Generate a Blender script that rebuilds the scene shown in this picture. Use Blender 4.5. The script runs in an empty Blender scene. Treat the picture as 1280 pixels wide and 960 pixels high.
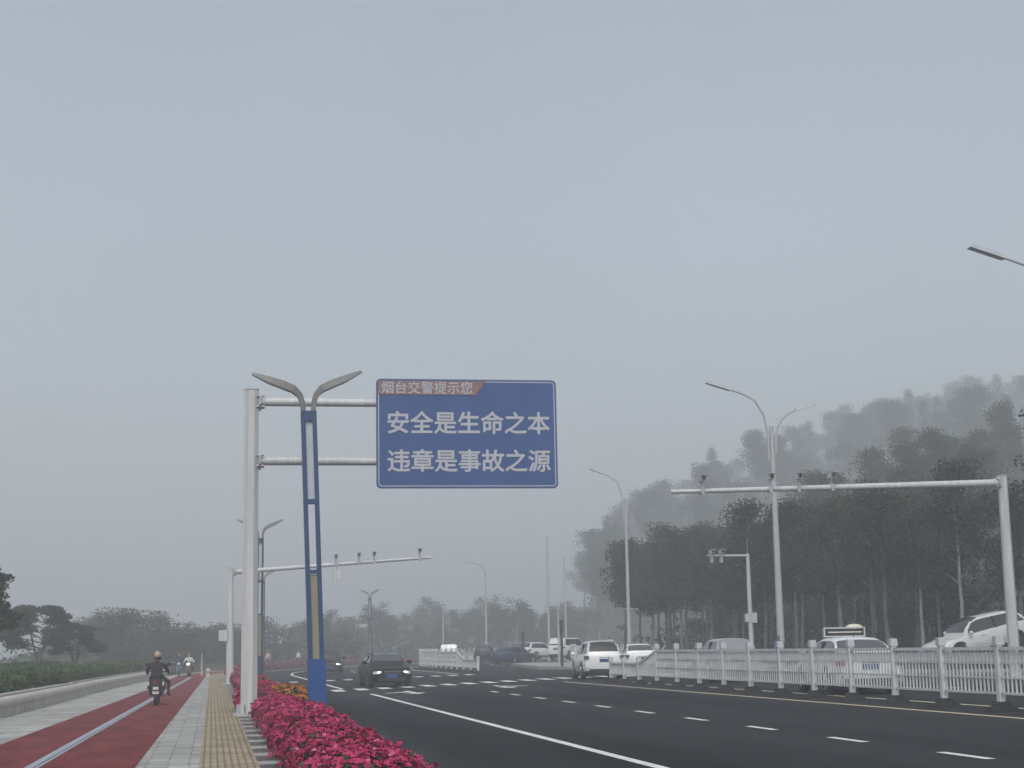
import bpy, bmesh, math, random
import numpy as np
from mathutils import Vector, Matrix, Euler

# ------------------------------------------------------------------ camera, sky, sun, exposure
SC = bpy.context.scene
COL = SC.collection
R = math.radians
CAM_H = 1.55

def set_camera():
    f = 2000.0
    a = Vector((-375.0, -337.0, -f)).normalized()          # the road's direction, seen in the camera's own axes
    b = Vector((625.0, -319.0, -f)).normalized()           # another direction on the horizon
    up = b.cross(a).normalized()
    if up.y < 0: up = -up
    xr = a.cross(up).normalized()
    cd = bpy.data.cameras.new('camera'); co = bpy.data.objects.new('camera', cd); COL.objects.link(co)
    m = Matrix((xr, a, up)).to_4x4(); m.translation = Vector((0, 0, CAM_H))
    co.matrix_world = m
    cd.sensor_width = 36.0; cd.lens = f / 1280.0 * 36.0
    cd.clip_start = 0.1; cd.clip_end = 6000
    SC.camera = co
set_camera()

SUN_EL, SUN_AZ = R(48), R(192)                              # soft sun through the fog, behind the viewer
w = bpy.data.worlds.new('World'); SC.world = w; w.use_nodes = True
nt = w.node_tree
for n in list(nt.nodes): nt.nodes.remove(n)
sky = nt.nodes.new('ShaderNodeTexSky'); sky.sky_type = 'NISHITA'; sky.sun_disc = False
sky.sun_elevation = SUN_EL; sky.sun_rotation = SUN_AZ
sky.air_density = 1.0; sky.dust_density = 4.0; sky.ozone_density = 1.0
hs = nt.nodes.new('ShaderNodeHueSaturation'); hs.inputs['Saturation'].default_value = 0.6
bg = nt.nodes.new('ShaderNodeBackground'); bg.inputs['Strength'].default_value = 0.115
ow = nt.nodes.new('ShaderNodeOutputWorld')
nt.links.new(sky.outputs[0], hs.inputs['Color']); tn = nt.nodes.new('ShaderNodeMix'); tn.data_type = 'RGBA'; tn.blend_type = 'MULTIPLY'; tn.inputs['Factor'].default_value = 1; tn.inputs[7].default_value = (.975, 1.0, .995, 1)
nt.links.new(hs.outputs[0], tn.inputs[6])
gc = nt.nodes.new('ShaderNodeTexCoord'); cn = nt.nodes.new('ShaderNodeTexNoise'); cn.inputs['Scale'].default_value = 2.2; cn.inputs['Detail'].default_value = 4   # soft uneven overcast
cm = nt.nodes.new('ShaderNodeMapRange'); cm.inputs['From Min'].default_value = .3; cm.inputs['From Max'].default_value = .7; cm.inputs['To Min'].default_value = .88; cm.inputs['To Max'].default_value = 1.12
cx_ = nt.nodes.new('ShaderNodeMix'); cx_.data_type = 'RGBA'; cx_.blend_type = 'MULTIPLY'; cx_.inputs['Factor'].default_value = 1
nt.links.new(gc.outputs['Generated'], cn.inputs['Vector']); nt.links.new(cn.outputs['Fac'], cm.inputs['Value'])
nt.links.new(tn.outputs[2], cx_.inputs[6]); nt.links.new(cm.outputs[0], cx_.inputs[7]); nt.links.new(cx_.outputs[2], bg.inputs['Color']); nt.links.new(bg.outputs[0], ow.inputs['Surface'])

sl = bpy.data.lights.new('sun', 'SUN'); sl.energy = 1.3; sl.angle = R(30); sl.color = (1.0, 0.97, 0.93)
so = bpy.data.objects.new('sun', sl); COL.objects.link(so)
d = Vector((math.sin(SUN_AZ) * math.cos(SUN_EL), math.cos(SUN_AZ) * math.cos(SUN_EL), math.sin(SUN_EL)))
so.rotation_euler = (-d).to_track_quat('-Z', 'Y').to_euler()
so.location = (0, 0, 60)

SC.view_settings.view_transform = 'Standard'
SC.view_settings.look = 'None'
SC.view_settings.gamma = 1.0
SC.view_settings.use_curve_mapping = False
SC.view_settings.exposure = 0.5
SC.render.engine = 'CYCLES'
SC.cycles.use_denoising = True
SC.cycles.max_bounces = 5
SC.cycles.diffuse_bounces = 3
SC.cycles.volume_bounces = 2
SC.cycles.transparent_max_bounces = 6

HAZE_DENSITY = 0.0026

# ------------------------------------------------------------------ materials
def mat(name, color, rough=0.6, metal=0.0, var=0.0, scale=3.0, color2=None, bump=0.0, bump_scale=None, emit=0.0, spec=0.5, rand=0.0, coat=0.0, detail=6, stretch=None):
    m = bpy.data.materials.new(name); m.use_nodes = True
    t = m.node_tree; b = t.nodes['Principled BSDF']
    b.inputs['Base Color'].default_value = (*color, 1); b.inputs['Roughness'].default_value = rough
    b.inputs['Metallic'].default_value = metal; b.inputs['Specular IOR Level'].default_value = spec
    b.inputs['Coat Weight'].default_value = coat
    if emit:
        b.inputs['Emission Color'].default_value = (*color, 1); b.inputs['Emission Strength'].default_value = emit
    tc = t.nodes.new('ShaderNodeTexCoord')
    last = None
    if var or color2:
        nz = t.nodes.new('ShaderNodeTexNoise'); nz.inputs['Scale'].default_value = scale; nz.inputs['Detail'].default_value = detail
        nz.inputs['Roughness'].default_value = 0.65
        if stretch:
            mp = t.nodes.new('ShaderNodeMapping'); mp.inputs['Scale'].default_value = stretch
            t.links.new(tc.outputs['Object'], mp.inputs['Vector']); t.links.new(mp.outputs[0], nz.inputs['Vector'])
        else: t.links.new(tc.outputs['Object'], nz.inputs['Vector'])
        rp = t.nodes.new('ShaderNodeValToRGB')
        c2 = color2 if color2 else tuple(c * (1 + var) for c in color)
        c1 = color if color2 else tuple(c * (1 - var) for c in color)
        rp.color_ramp.elements[0].position = 0.32; rp.color_ramp.elements[1].position = 0.68
        rp.color_ramp.elements[0].color = (*c1, 1); rp.color_ramp.elements[1].color = (*c2, 1)
        t.links.new(nz.outputs['Fac'], rp.inputs['Fac'])
        last = rp.outputs['Color']
    if rand:
        oi = t.nodes.new('ShaderNodeObjectInfo')
        mr = t.nodes.new('ShaderNodeMapRange'); mr.inputs['To Min'].default_value = 1 - rand; mr.inputs['To Max'].default_value = 1 + rand
        t.links.new(oi.outputs['Random'], mr.inputs['Value'])
        h = t.nodes.new('ShaderNodeHueSaturation')
        h.inputs['Color'].default_value = (*color, 1)
        if last: t.links.new(last, h.inputs['Color'])
        t.links.new(mr.outputs[0], h.inputs['Value'])
        last = h.outputs['Color']
    if last: t.links.new(last, b.inputs['Base Color'])
    if bump:
        bz = t.nodes.new('ShaderNodeTexNoise'); bz.inputs['Scale'].default_value = bump_scale or scale * 8; bz.inputs['Detail'].default_value = 5
        t.links.new(tc.outputs['Object'], bz.inputs['Vector'])
        bp = t.nodes.new('ShaderNodeBump'); bp.inputs['Strength'].default_value = bump; bp.inputs['Distance'].default_value = 0.03
        t.links.new(bz.outputs['Fac'], bp.inputs['Height']); t.links.new(bp.outputs[0], b.inputs['Normal'])
    return m

def paver_mat(name, c1, c2, mortar, bw, bh, msize=0.012, offset=0.5, rough=0.8, dirt=0.35):
    m = mat(name, c1, rough=rough, spec=.2)
    t = m.node_tree; b = t.nodes['Principled BSDF']
    tc = [n for n in t.nodes if n.type == 'TEX_COORD'][0]
    br = t.nodes.new('ShaderNodeTexBrick')
    br.inputs['Color1'].default_value = (*c1, 1); br.inputs['Color2'].default_value = (*c2, 1); br.inputs['Mortar'].default_value = (*mortar, 1)
    br.inputs['Scale'].default_value = 1.0; br.inputs['Brick Width'].default_value = bw; br.inputs['Row Height'].default_value = bh
    br.inputs['Mortar Size'].default_value = msize; br.offset = offset
    t.links.new(tc.outputs['Object'], br.inputs['Vector'])
    nz = t.nodes.new('ShaderNodeTexNoise'); nz.inputs['Scale'].default_value = 0.9; nz.inputs['Detail'].default_value = 8; nz.inputs['Roughness'].default_value = .7
    t.links.new(tc.outputs['Object'], nz.inputs['Vector'])
    mr = t.nodes.new('ShaderNodeMapRange'); mr.inputs['From Min'].default_value = .3; mr.inputs['From Max'].default_value = .7
    mr.inputs['To Min'].default_value = 1 - dirt; mr.inputs['To Max'].default_value = 1 + dirt * .4
    t.links.new(nz.outputs['Fac'], mr.inputs['Value'])
    mx = t.nodes.new('ShaderNodeMix'); mx.data_type = 'RGBA'; mx.blend_type = 'MULTIPLY'; mx.inputs['Factor'].default_value = 1
    t.links.new(br.outputs['Color'], mx.inputs[6]); t.links.new(mr.outputs[0], mx.inputs[7])
    t.links.new(mx.outputs[2], b.inputs['Base Color'])
    bp = t.nodes.new('ShaderNodeBump'); bp.inputs['Strength'].default_value = .35; bp.inputs['Distance'].default_value = .01; bp.invert = True
    t.links.new(br.outputs['Fac'], bp.inputs['Height']); t.links.new(bp.outputs[0], b.inputs['Normal'])
    return m

def asphalt_mat():
    m = mat('asphalt', (.05, .053, .058), rough=.92, spec=.06)
    t = m.node_tree; b = t.nodes['Principled BSDF']; tc = [n for n in t.nodes if n.type == 'TEX_COORD'][0]
    big = t.nodes.new('ShaderNodeTexNoise'); big.inputs['Scale'].default_value = .22; big.inputs['Detail'].default_value = 5
    mp = t.nodes.new('ShaderNodeMapping'); mp.inputs['Scale'].default_value = (1.6, .12, 1)      # wear runs along the lanes
    t.links.new(tc.outputs['Object'], mp.inputs['Vector']); t.links.new(mp.outputs[0], big.inputs['Vector'])
    fine = t.nodes.new('ShaderNodeTexNoise'); fine.inputs['Scale'].default_value = 38; fine.inputs['Detail'].default_value = 3
    t.links.new(tc.outputs['Object'], fine.inputs['Vector'])
    r1 = t.nodes.new('ShaderNodeValToRGB'); r1.color_ramp.elements[0].position = .36; r1.color_ramp.elements[1].position = .66
    r1.color_ramp.elements[0].color = (.018, .020, .023, 1); r1.color_ramp.elements[1].color = (.040, .043, .047, 1)
    t.links.new(big.outputs['Fac'], r1.inputs['Fac'])
    mr = t.nodes.new('ShaderNodeMapRange'); mr.inputs['From Min'].default_value = .25; mr.inputs['From Max'].default_value = .75
    mr.inputs['To Min'].default_value = .7; mr.inputs['To Max'].default_value = 1.3
    t.links.new(fine.outputs['Fac'], mr.inputs['Value'])
    mx = t.nodes.new('ShaderNodeMix'); mx.data_type = 'RGBA'; mx.blend_type = 'MULTIPLY'; mx.inputs['Factor'].default_value = 1
    t.links.new(r1.outputs[0], mx.inputs[6]); t.links.new(mr.outputs[0], mx.inputs[7]); t.links.new(mx.outputs[2], b.inputs['Base Color'])
    bp = t.nodes.new('ShaderNodeBump'); bp.inputs['Strength'].default_value = .4; bp.inputs['Distance'].default_value = .006
    t.links.new(fine.outputs['Fac'], bp.inputs['Height']); t.links.new(bp.outputs[0], b.inputs['Normal'])
    return m

M = {}
M['asphalt'] = asphalt_mat()
M['red_path'] = mat('red_path', (.105, .024, .027), spec=.10, rough=.9, color2=(.20, .052, .054), scale=1.3, stretch=(1.5, .35, 1), bump=.3, bump_scale=60)
M['line_white'] = mat('line_white', (.52, .52, .52), rough=.6, color2=(.82, .82, .81), scale=7)
M['line_grey'] = mat('line_grey', (.22, .26, .32), rough=.7, color2=(.36, .41, .47), scale=2)
M['line_yellow'] = mat('line_yellow', (.50, .42, .27), rough=.7, color2=(.62, .54, .38), scale=4)
M['paver'] = paver_mat('paver', (.27, .275, .265), (.43, .43, .41), (.17, .17, .16), .6, .3, .014)
M['paver_pale'] = paver_mat('paver_pale', (.30, .30, .29), (.43, .43, .41), (.2, .2, .19), 1.2, .6, .014)
M['tactile'] = paver_mat('tactile', (.33, .275, .185), (.40, .335, .225), (.21, .175, .12), .10, .30, .018, offset=0.0, dirt=.45)
M['paving_pale'] = mat('paving_pale', (.28, .28, .27), rough=.75, color2=(.38, .38, .36), scale=2)
M['paving_dark'] = mat('paving_dark', (.055, .055, .055), spec=.15, rough=.5, color2=(.10, .10, .097), scale=3)
M['kerb'] = mat('kerb', (.27, .27, .265), rough=.8, color2=(.36, .36, .35), scale=2, bump=.2)
M['stone'] = mat('stone', (.36, .345, .315), rough=.85, color2=(.52, .50, .46), scale=1.6, bump=.5, bump_scale=14)
M['soil'] = mat('soil', (.055, .04, .028), spec=.15, rough=.95, color2=(.10, .07, .05), scale=1.2, bump=.6, bump_scale=9)
M['litter'] = mat('litter', (.07, .035, .025), spec=.15, rough=.95, color2=(.13, .06, .045), scale=2.2, bump=.6, bump_scale=9)
M['ground'] = mat('ground', (.025, .032, .02), spec=.15, rough=.95, color2=(.07, .065, .04), scale=.15, bump=.5, bump_scale=5)
M['white_steel'] = mat('white_steel', (.41, .42, .43), rough=.45, color2=(.56, .57, .58), scale=4, stretch=(2, 2, .12))
M['galv'] = mat('galv', (.34, .355, .38), rough=.55, color2=(.42, .435, .46), scale=1.4)
M['pale_grey'] = mat('pale_grey', (.42, .44, .47), rough=.5, var=.1, scale=2)
M['fence_white'] = mat('fence_white', (.46, .47, .48), rough=.55, color2=(.70, .72, .73), scale=2.2)
M['fence_cap'] = mat('fence_cap', (.36, .37, .39), rough=.5, color2=(.48, .49, .51), scale=2)
M['rubber'] = mat('rubber', (.018, .018, .019), rough=.8, var=.3, scale=6)
M['dark_metal'] = mat('dark_metal', (.04, .042, .046), rough=.45, var=.2)
M['lamp_grey'] = mat('lamp_grey', (.13, .135, .135), rough=.5, color2=(.19, .19, .19), scale=5)
M['lamp_glass'] = mat('lamp_glass', (.36, .34, .29), rough=.3, var=.1)
M['lamp_blue'] = mat('lamp_blue', (.010, .058, .21), rough=.4, color2=(.015, .075, .25), scale=2)
M['lamp_navy'] = mat('lamp_navy', (.014, .032, .065), rough=.45, var=.15)
M['lamp_frame'] = mat('lamp_frame', (.014, .048, .125), rough=.4, color2=(.018, .058, .15), scale=2)
M['panel_pale'] = mat('panel_pale', (.42, .45, .52), rough=.3, var=.06)
M['panel_gold'] = mat('panel_gold', (.25, .235, .165), rough=.35, var=.1)
M['sign_blue'] = mat('sign_blue', (.026, .070, .215), rough=.5, color2=(.036, .085, .24), scale=.9, stretch=(1.2, 1, .25))
M['sign_red'] = mat('sign_red', (.20, .12, .12), rough=.6, color2=(.24, .145, .14), scale=1.5)  # dulled so the colour itself carries the fading by fog
M['sign_white'] = mat('sign_white', (.42, .44, .49), rough=.55, var=.04)  # white greyed, fog fading put into the colour
M['glass'] = mat('glass', (.018, .021, .025), rough=.08, spec=.8)
M['glass_pale'] = mat('glass_pale', (.22, .23, .26), rough=.12, spec=.9)
M['tyre'] = mat('tyre', (.014, .014, .015), rough=.85)
M['rim'] = mat('rim', (.35, .36, .38), rough=.3, metal=.7)
M['rim_dark'] = mat('rim_dark', (.05, .05, .055), rough=.4)
M['chrome'] = mat('chrome', (.6, .61, .63), rough=.18, metal=1)
M['black_trim'] = mat('black_trim', (.014, .014, .016), rough=.5)
M['tail_red'] = mat('tail_red', (.22, .012, .012), rough=.2)
M['tail_smoke'] = mat('tail_smoke', (.09, .055, .055), rough=.2)
M['headlight_on'] = mat('headlight_on', (1.0, .97, .92), emit=2.2)
M['headlight_off'] = mat('headlight_off', (.55, .57, .6), rough=.1)
M['plate_blue'] = mat('plate_blue', (.022, .055, .22), rough=.5)
def paint(name, c, **k): M[name] = mat(name, c, rough=.3 if c[0] > .1 else .4, coat=.5 if c[0] > .1 else .0, spec=.5 if c[0] > .1 else .22, **k)
paint('paint_white', (.72, .73, .74)); paint('paint_black', (.006, .006, .007)); paint('paint_dark', (.012, .013, .016))
paint('paint_silver', (.34, .35, .38)); paint('paint_pearl', (.60, .61, .61)); paint('paint_blue', (.03, .045, .085))
M['leaf_wood'] = mat('leaf_wood', (.022, .030, .021), spec=.2, rough=.75, color2=(.046, .057, .038), scale=.55, rand=.3)
M['leaf_far'] = mat('leaf_far', (.030, .042, .030), spec=.2, rough=.75, color2=(.058, .072, .048), scale=.6, rand=.3)
M['leaf_pine'] = mat('leaf_pine', (.022, .036, .024), spec=.2, rough=.75, color2=(.045, .062, .036), scale=.9, rand=.15)
M['leaf_hedge'] = mat('leaf_hedge', (.026, .052, .016), rough=.7, color2=(.060, .105, .032), scale=1.2, rand=.2)
M['leaf_flower'] = mat('leaf_flower', (.030, .050, .020), rough=.7, var=.4, scale=8)
M['bark_pale'] = mat('bark_pale', (.10, .10, .098), rough=.9, color2=(.21, .21, .20), scale=2.5, rand=.3)
M['bark_dark'] = mat('bark_dark', (.045, .038, .032), rough=.9, color2=(.08, .07, .06), scale=4)
M['petal_magenta'] = mat('petal_magenta', (.27, .006, .062), rough=.65, color2=(.46, .022, .12), scale=9)
M['petal_light'] = mat('petal_light', (.52, .07, .22), rough=.65, color2=(.60, .16, .32), scale=9)
M['petal_red'] = mat('petal_red', (.25, .018, .055), rough=.65, color2=(.36, .05, .10), scale=9)
M['petal_pink'] = mat('petal_pink', (.20, .035, .065), rough=.65, color2=(.30, .08, .11), scale=9)
M['petal_orange'] = mat('petal_orange', (.42, .10, .008), rough=.65, color2=(.52, .20, .02), scale=9)
M['planter_box'] = mat('planter_box', (.05, .05, .05), rough=.7, var=.3, scale=3)
M['skin'] = mat('skin', (.42, .26, .19), rough=.55)
M['hair'] = mat('hair', (.012, .010, .009), rough=.5)
M['cloth_black'] = mat('cloth_black', (.018, .018, .021), rough=.85, var=.25, scale=12)
M['cloth_white'] = mat('cloth_white', (.60, .60, .60), rough=.85, var=.06, scale=10)
M['cloth_blue'] = mat('cloth_blue', (.03, .08, .26), rough=.85, var=.15, scale=10)
M['cloth_navy'] = mat('cloth_navy', (.03, .04, .065), rough=.85, var=.15, scale=10)
M['cloth_pink'] = mat('cloth_pink', (.50, .33, .35), rough=.85, var=.1, scale=10)
M['helmet_tan'] = mat('helmet_tan', (.36, .25, .21), rough=.35)
M['scooter_black'] = mat('scooter_black', (.014, .014, .016), rough=.35, coat=.4)
M['scooter_blue'] = mat('scooter_blue', (.06, .10, .16), rough=.35)
M['seat_vinyl'] = mat('seat_vinyl', (.018, .018, .018), rough=.6)
M['led_amber'] = mat('led_amber', (.42, .40, .33), emit=.12)
M['lamp_dome'] = mat('lamp_dome', (.55, .54, .45), rough=.4)

# ------------------------------------------------------------------ helpers
class MB:
    """collects shapes, links them as ONE mesh object"""
    def __init__(s): s.v = []; s.f = []; s.m = []
    def add(s, vs, fs, mi=0):
        k = len(s.v); s.v += [tuple(p) for p in vs]; s.f += [tuple(i + k for i in f) for f in fs]; s.m += [mi] * len(fs); return s
    def box(s, c, d, rz=0.0, mi=0, taper=1.0, ry=0.0, rx=0.0):
        x, y, z = d[0] / 2, d[1] / 2, d[2] / 2
        pts = [(-x, -y, -z), (x, -y, -z), (x, y, -z), (-x, y, -z), (-x * taper, -y * taper, z), (x * taper, -y * taper, z), (x * taper, y * taper, z), (-x * taper, y * taper, z)]
        e = Euler((rx, ry, rz)).to_matrix(); c = Vector(c)
        return s.add([c + e @ Vector(p) for p in pts], [(0, 3, 2, 1), (4, 5, 6, 7), (0, 1, 5, 4), (1, 2, 6, 5), (2, 3, 7, 6), (3, 0, 4, 7)], mi)
    def tube(s, pts, rad, n=10, mi=0, caps=True, sq=1.0):
        pts = [Vector(p) for p in pts]
        if not hasattr(rad, '__len__'): rad = [rad] * len(pts)
        rings = []; prev = None
        for i, p in enumerate(pts):
            t = (pts[min(i + 1, len(pts) - 1)] - pts[max(i - 1, 0)]).normalized()
            if prev is None: a = t.orthogonal().normalized()
            else: a = (prev - t * prev.dot(t)).normalized()
            prev = a; b = t.cross(a)
            rings.append([p + (a * math.cos(q) + b * math.sin(q) * sq) * rad[i] for q in [2 * math.pi * (k + .5) / n for k in range(n)]])
        vs = [q for r in rings for q in r]; fs = []
        for i in range(len(pts) - 1):
            for k in range(n):
                fs.append((i * n + k, i * n + (k + 1) % n, (i + 1) * n + (k + 1) % n, (i + 1) * n + k))
        if caps: fs += [tuple(reversed(range(n))), tuple(range((len(pts) - 1) * n, len(pts) * n))]
        return s.add(vs, fs, mi)
    def ball(s, c, r, n=12, mi=0, rings=8):
        if not hasattr(r, '__len__'): r = (r, r, r)
        vs = [(c[0], c[1], c[2] - r[2])]
        for i in range(1, rings):
            a = -math.pi / 2 + math.pi * i / rings
            for k in range(n):
                b = 2 * math.pi * k / n
                vs.append((c[0] + r[0] * math.cos(a) * math.cos(b), c[1] + r[1] * math.cos(a) * math.sin(b), c[2] + r[2] * math.sin(a)))
        vs.append((c[0], c[1], c[2] + r[2])); fs = []
        for k in range(n): fs.append((0, 1 + (k + 1) % n, 1 + k))
        for i in range(rings - 2):
            for k in range(n): fs.append((1 + i * n + k, 1 + i * n + (k + 1) % n, 1 + (i + 1) * n + (k + 1) % n, 1 + (i + 1) * n + k))
        l = len(vs) - 1; o = 1 + (rings - 2) * n
        for k in range(n): fs.append((o + k, o + (k + 1) % n, l))
        return s.add(vs, fs, mi)
    def quads(s, centers, sizes, rng, mi=0, flat=0.0, elong=1.0):
        """small leaf faces turned at random"""
        n = len(centers)
        a = rng.normal(size=(n, 3)); a[:, 2] *= (1 - flat); a /= np.linalg.norm(a, axis=1)[:, None] + 1e-9
        b = rng.normal(size=(n, 3)); b -= a * (a * b).sum(1)[:, None]; b /= np.linalg.norm(b, axis=1)[:, None] + 1e-9
        sz = np.asarray(sizes)[:, None]
        a = a * sz * elong; b = b * sz
        k = len(s.v)
        P = np.stack([centers - a, centers - b * .6, centers + a, centers + b * .6], 1).reshape(-1, 3)
        s.v += [tuple(p) for p in P.tolist()]
        s.f += [(k + 4 * i, k + 4 * i + 1, k + 4 * i + 2, k + 4 * i + 3) for i in range(n)]
        s.m += [mi] * n
        return s
    def mesh(s, name, mats, smooth=None):
        me = bpy.data.meshes.new(name); me.from_pydata(s.v, [], s.f)
        for m in (mats if isinstance(mats, (list, tuple)) else [mats]): me.materials.append(m)
        me.polygons.foreach_set('material_index', s.m)
        if smooth is not None:
            me.polygons.foreach_set('use_smooth', [True] * len(s.f)); me.set_sharp_from_angle(angle=R(smooth))
        me.update(); return me
    def build(s, name, mats, parent=None, smooth=None, loc=None):
        return link(name, s.mesh(name, mats, smooth), parent, loc)

def link(name, me, parent=None, loc=None):
    o = bpy.data.objects.new(name, me); COL.objects.link(o)
    if parent: o.parent = parent
    if loc is not None: o.location = loc
    return o
def tag(o, label=None, cat=None, group=None, kind=None):
    if label: o['label'] = label
    if cat: o['category'] = cat
    if group: o['group'] = group
    if kind: o['kind'] = kind
    return o
def thing(name, label, cat, loc=(0, 0, 0), rz=0.0, group=None):
    o = bpy.data.objects.new(name, None); o.empty_display_size = .3; COL.objects.link(o)
    o.location = loc; o.rotation_euler = (0, 0, rz)
    return tag(o, label, cat, group)
def struct(o): return tag(o, kind='structure')
KIDS = {}
def copy_tree(o, parent=None):
    c = o.copy(); COL.objects.link(c)
    if parent: c.parent = parent
    for ch in list(o.children): copy_tree(ch, c)
    return c

# ------------------------------------------------------------------ the road's line: straight, then bending to the right
S0, RAD, ARC = 112.0, 180.0, R(75)
def P(s, u):
    if s <= S0: return Vector((u, s, 0))
    a = min((s - S0) / RAD, ARC)
    c = Vector((RAD, S0, 0)); r = RAD - u
    p = c + Vector((-math.cos(a) * r, math.sin(a) * r, 0))
    ex = (s - S0) - ARC * RAD
    if ex > 0: p += Vector((math.sin(a), math.cos(a), 0)) * ex
    return p
def heading(s):
    """turn about z of something that faces along the road"""
    return -min(max(0, (s - S0) / RAD), ARC)
def inv(x, y):
    if y <= S0: return y, x
    dx, dy = RAD - x, y - S0
    a = math.atan2(dy, dx)
    if a <= ARC: return S0 + RAD * a, RAD - math.hypot(dx, dy)
    e = P(S0 + ARC * RAD, 0); t = Vector((math.sin(ARC), math.cos(ARC), 0)); q = Vector((x, y, 0)) - e
    return S0 + ARC * RAD + q.dot(t), q.dot(Vector((t.y, -t.x, 0)))
KERB = 2.1
def zr(u): return -.12 + .015 * (u - KERB)
def pl(pts):
    xs = [p[0] for p in pts]; ys = [p[1] for p in pts]
    return lambda s: float(np.interp(s, xs, ys))
def smooth01(t):
    t = min(1, max(0, t)); return t * t * (3 - 2 * t)
def hill(x, y):  # slope added so the wood pales upward through the even haze
    """the wooded slope on the right: it starts behind the roadside rows and climbs away from the road"""
    if y < 30: return 0.0
    c = float(np.interp(x / y, [.20, .225, .2375, .27, .358, .494, .9], [0, .008, .025, .055, .11, .15, .18]))
    return min(88.0, c * max(0.0, min(y, 580) - 75)) * smooth01((820 - y) / 160.)

def stations(s0, s1, step=5.0):
    n = max(1, int(math.ceil((s1 - s0) / step))); return [s0 + (s1 - s0) * i / n for i in range(n + 1)]
def strip(name, u0, u1, s0, s1, z, material, lift=0.0, step=5.0, nu=1):
    f0 = u0 if callable(u0) else (lambda s: u0); f1 = u1 if callable(u1) else (lambda s: u1)
    zf = z if callable(z) else (lambda u: z)
    vs = []; fs = []
    st = stations(s0, s1, step)
    for s in st:
        for k in range(nu + 1):
            u = f0(s) + (f1(s) - f0(s)) * k / nu; p = P(s, u); p.z = zf(u) + lift; vs.append(p)
    w_ = nu + 1
    for i in range(len(st) - 1):
        for k in range(nu): fs.append((i * w_ + k, i * w_ + k + 1, (i + 1) * w_ + k + 1, (i + 1) * w_ + k))
    return MB().add(vs, fs).build(name, material)
def solid_strip(mb, u0, u1, s0, s1, z0, z1, step=5.0, mi=0):
    f0 = u0 if callable(u0) else (lambda s: u0); f1 = u1 if callable(u1) else (lambda s: u1)
    st = stations(s0, s1, step); vs = []; fs = []
    for s in st:
        for u, z in ((f0(s), z0), (f1(s), z0), (f1(s), z1), (f0(s), z1)):
            p = P(s, u); p.z = z; vs.append(p)
    for i in range(len(st) - 1):
        a = i * 4; b = a + 4
        for k in range(4): fs.append((a + k, a + (k + 1) % 4, b + (k + 1) % 4, b + k))
    fs += [(3, 2, 1, 0), tuple(len(vs) - 4 + k for k in range(4))]
    return mb.add(vs, fs, mi)

# ------------------------------------------------------------------ ground, road, paths
FAR = 300.0
def ground_z(x, y):
    s, u = inv(x, y)
    off = max(u - 36, -10 - u)
    if s > 330: off = max(off, s - 330)
    hz = hill(x, y) * smooth01((off - 2) / 26)
    if u < -7: return .42 + .5 * smooth01((-u - 8) / 14) + hz
    if u < 34 and s < 312: return -.5
    return .1 + hz + .35 * math.sin(x * .11) * math.cos(y * .07) * smooth01((u - 40) / 30)
def build_ground():
    xs = sorted(set([-1000, -600, -350, -200, -120, -80, -60] + list(range(-50, 380, 5)) + [400, 450, 600, 800, 1000]))
    ys = sorted(set([-120, -60, -30] + list(range(-10, 600, 6)) + [ 600, 700, 850, 1000]))
    vs = [(x, y, ground_z(x, y)) for y in ys for x in xs]; nx = len(xs)
    fs = [(j * nx + i, j * nx + i + 1, (j + 1) * nx + i + 1, (j + 1) * nx + i) for j in range(len(ys) - 1) for i in range(nx - 1)]
    struct(MB().add(vs, fs).build('ground', M['ground'], smooth=60))
build_ground()

red_r = pl([(-20, -1.15), (23, -1.04), (66, -.74), (113, -.41), (130, -.4)])
red_c = pl([(-20, -2.65), (24.6, -2.53), (58, -2.11), (106, -1.5), (130, -1.45)])
red_l = pl([(-20, -4.1), (30.6, -3.73), (44.7, -3.42), (76.7, -2.78), (113, -2.5), (130, -2.5)])
wall_u = pl([(-20, -6.4), (43.8, -5.36), (64.6, -4.88), (86, -4.24), (109, -3.35), (130, -3.1)])
struct(strip('pavement_left', lambda s: wall_u(s) - .3, red_l, -20, FAR, 0, M['paver_pale']))
struct(strip('red_bike_path', red_l, red_r, -20, FAR, .004, M['red_path']))
struct(strip('path_centre_line', lambda s: red_c(s) - .06, lambda s: red_c(s) + .06, -20, 112, .008, M['line_grey']))
struct(strip('path_centre_seam', lambda s: red_c(s) + .06, lambda s: red_c(s) + .10, -20, 112, .008, M['paving_dark']))
struct(strip('path_centre_edge', lambda s: red_c(s) + .10, lambda s: red_c(s) + .15, -20, 112, .008, M['line_grey']))
struct(strip('pavement_right', red_r, -.16, -20, FAR, 0, M['paver']))
struct(strip('tactile_paving', -.16, .66, -20, FAR, .003, M['tactile']))
PITCH = 1.95
def striped():  # alternating pale and dark bands, repeating at the planter spacing
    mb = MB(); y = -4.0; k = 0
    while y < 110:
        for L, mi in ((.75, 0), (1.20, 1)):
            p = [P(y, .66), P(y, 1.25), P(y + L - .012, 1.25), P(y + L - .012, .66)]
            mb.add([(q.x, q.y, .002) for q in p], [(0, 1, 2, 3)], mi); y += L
    return mb.build('kerbside_bands', [M['paving_pale'], M['paving_dark']])
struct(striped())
struct(strip('pavement_bed', .62, KERB, -20, FAR, -.004, M['kerb']))
struct(solid_strip(MB(), KERB - .02, KERB + .16, -20, FAR, -.5, .004).build('kerb_left', M['kerb']))
struct(strip('road', KERB + .1, 28.2, -40, FAR, zr, M['asphalt'], nu=4))
struct(solid_strip(MB(), 27.8, 28.05, -40, FAR, .1, zr(28) + .13).build('kerb_right', M['kerb']))
struct(strip('roadside_pavement', 28.05, 31.0, -40, FAR, zr(28) + .126, M['paver']))
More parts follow.
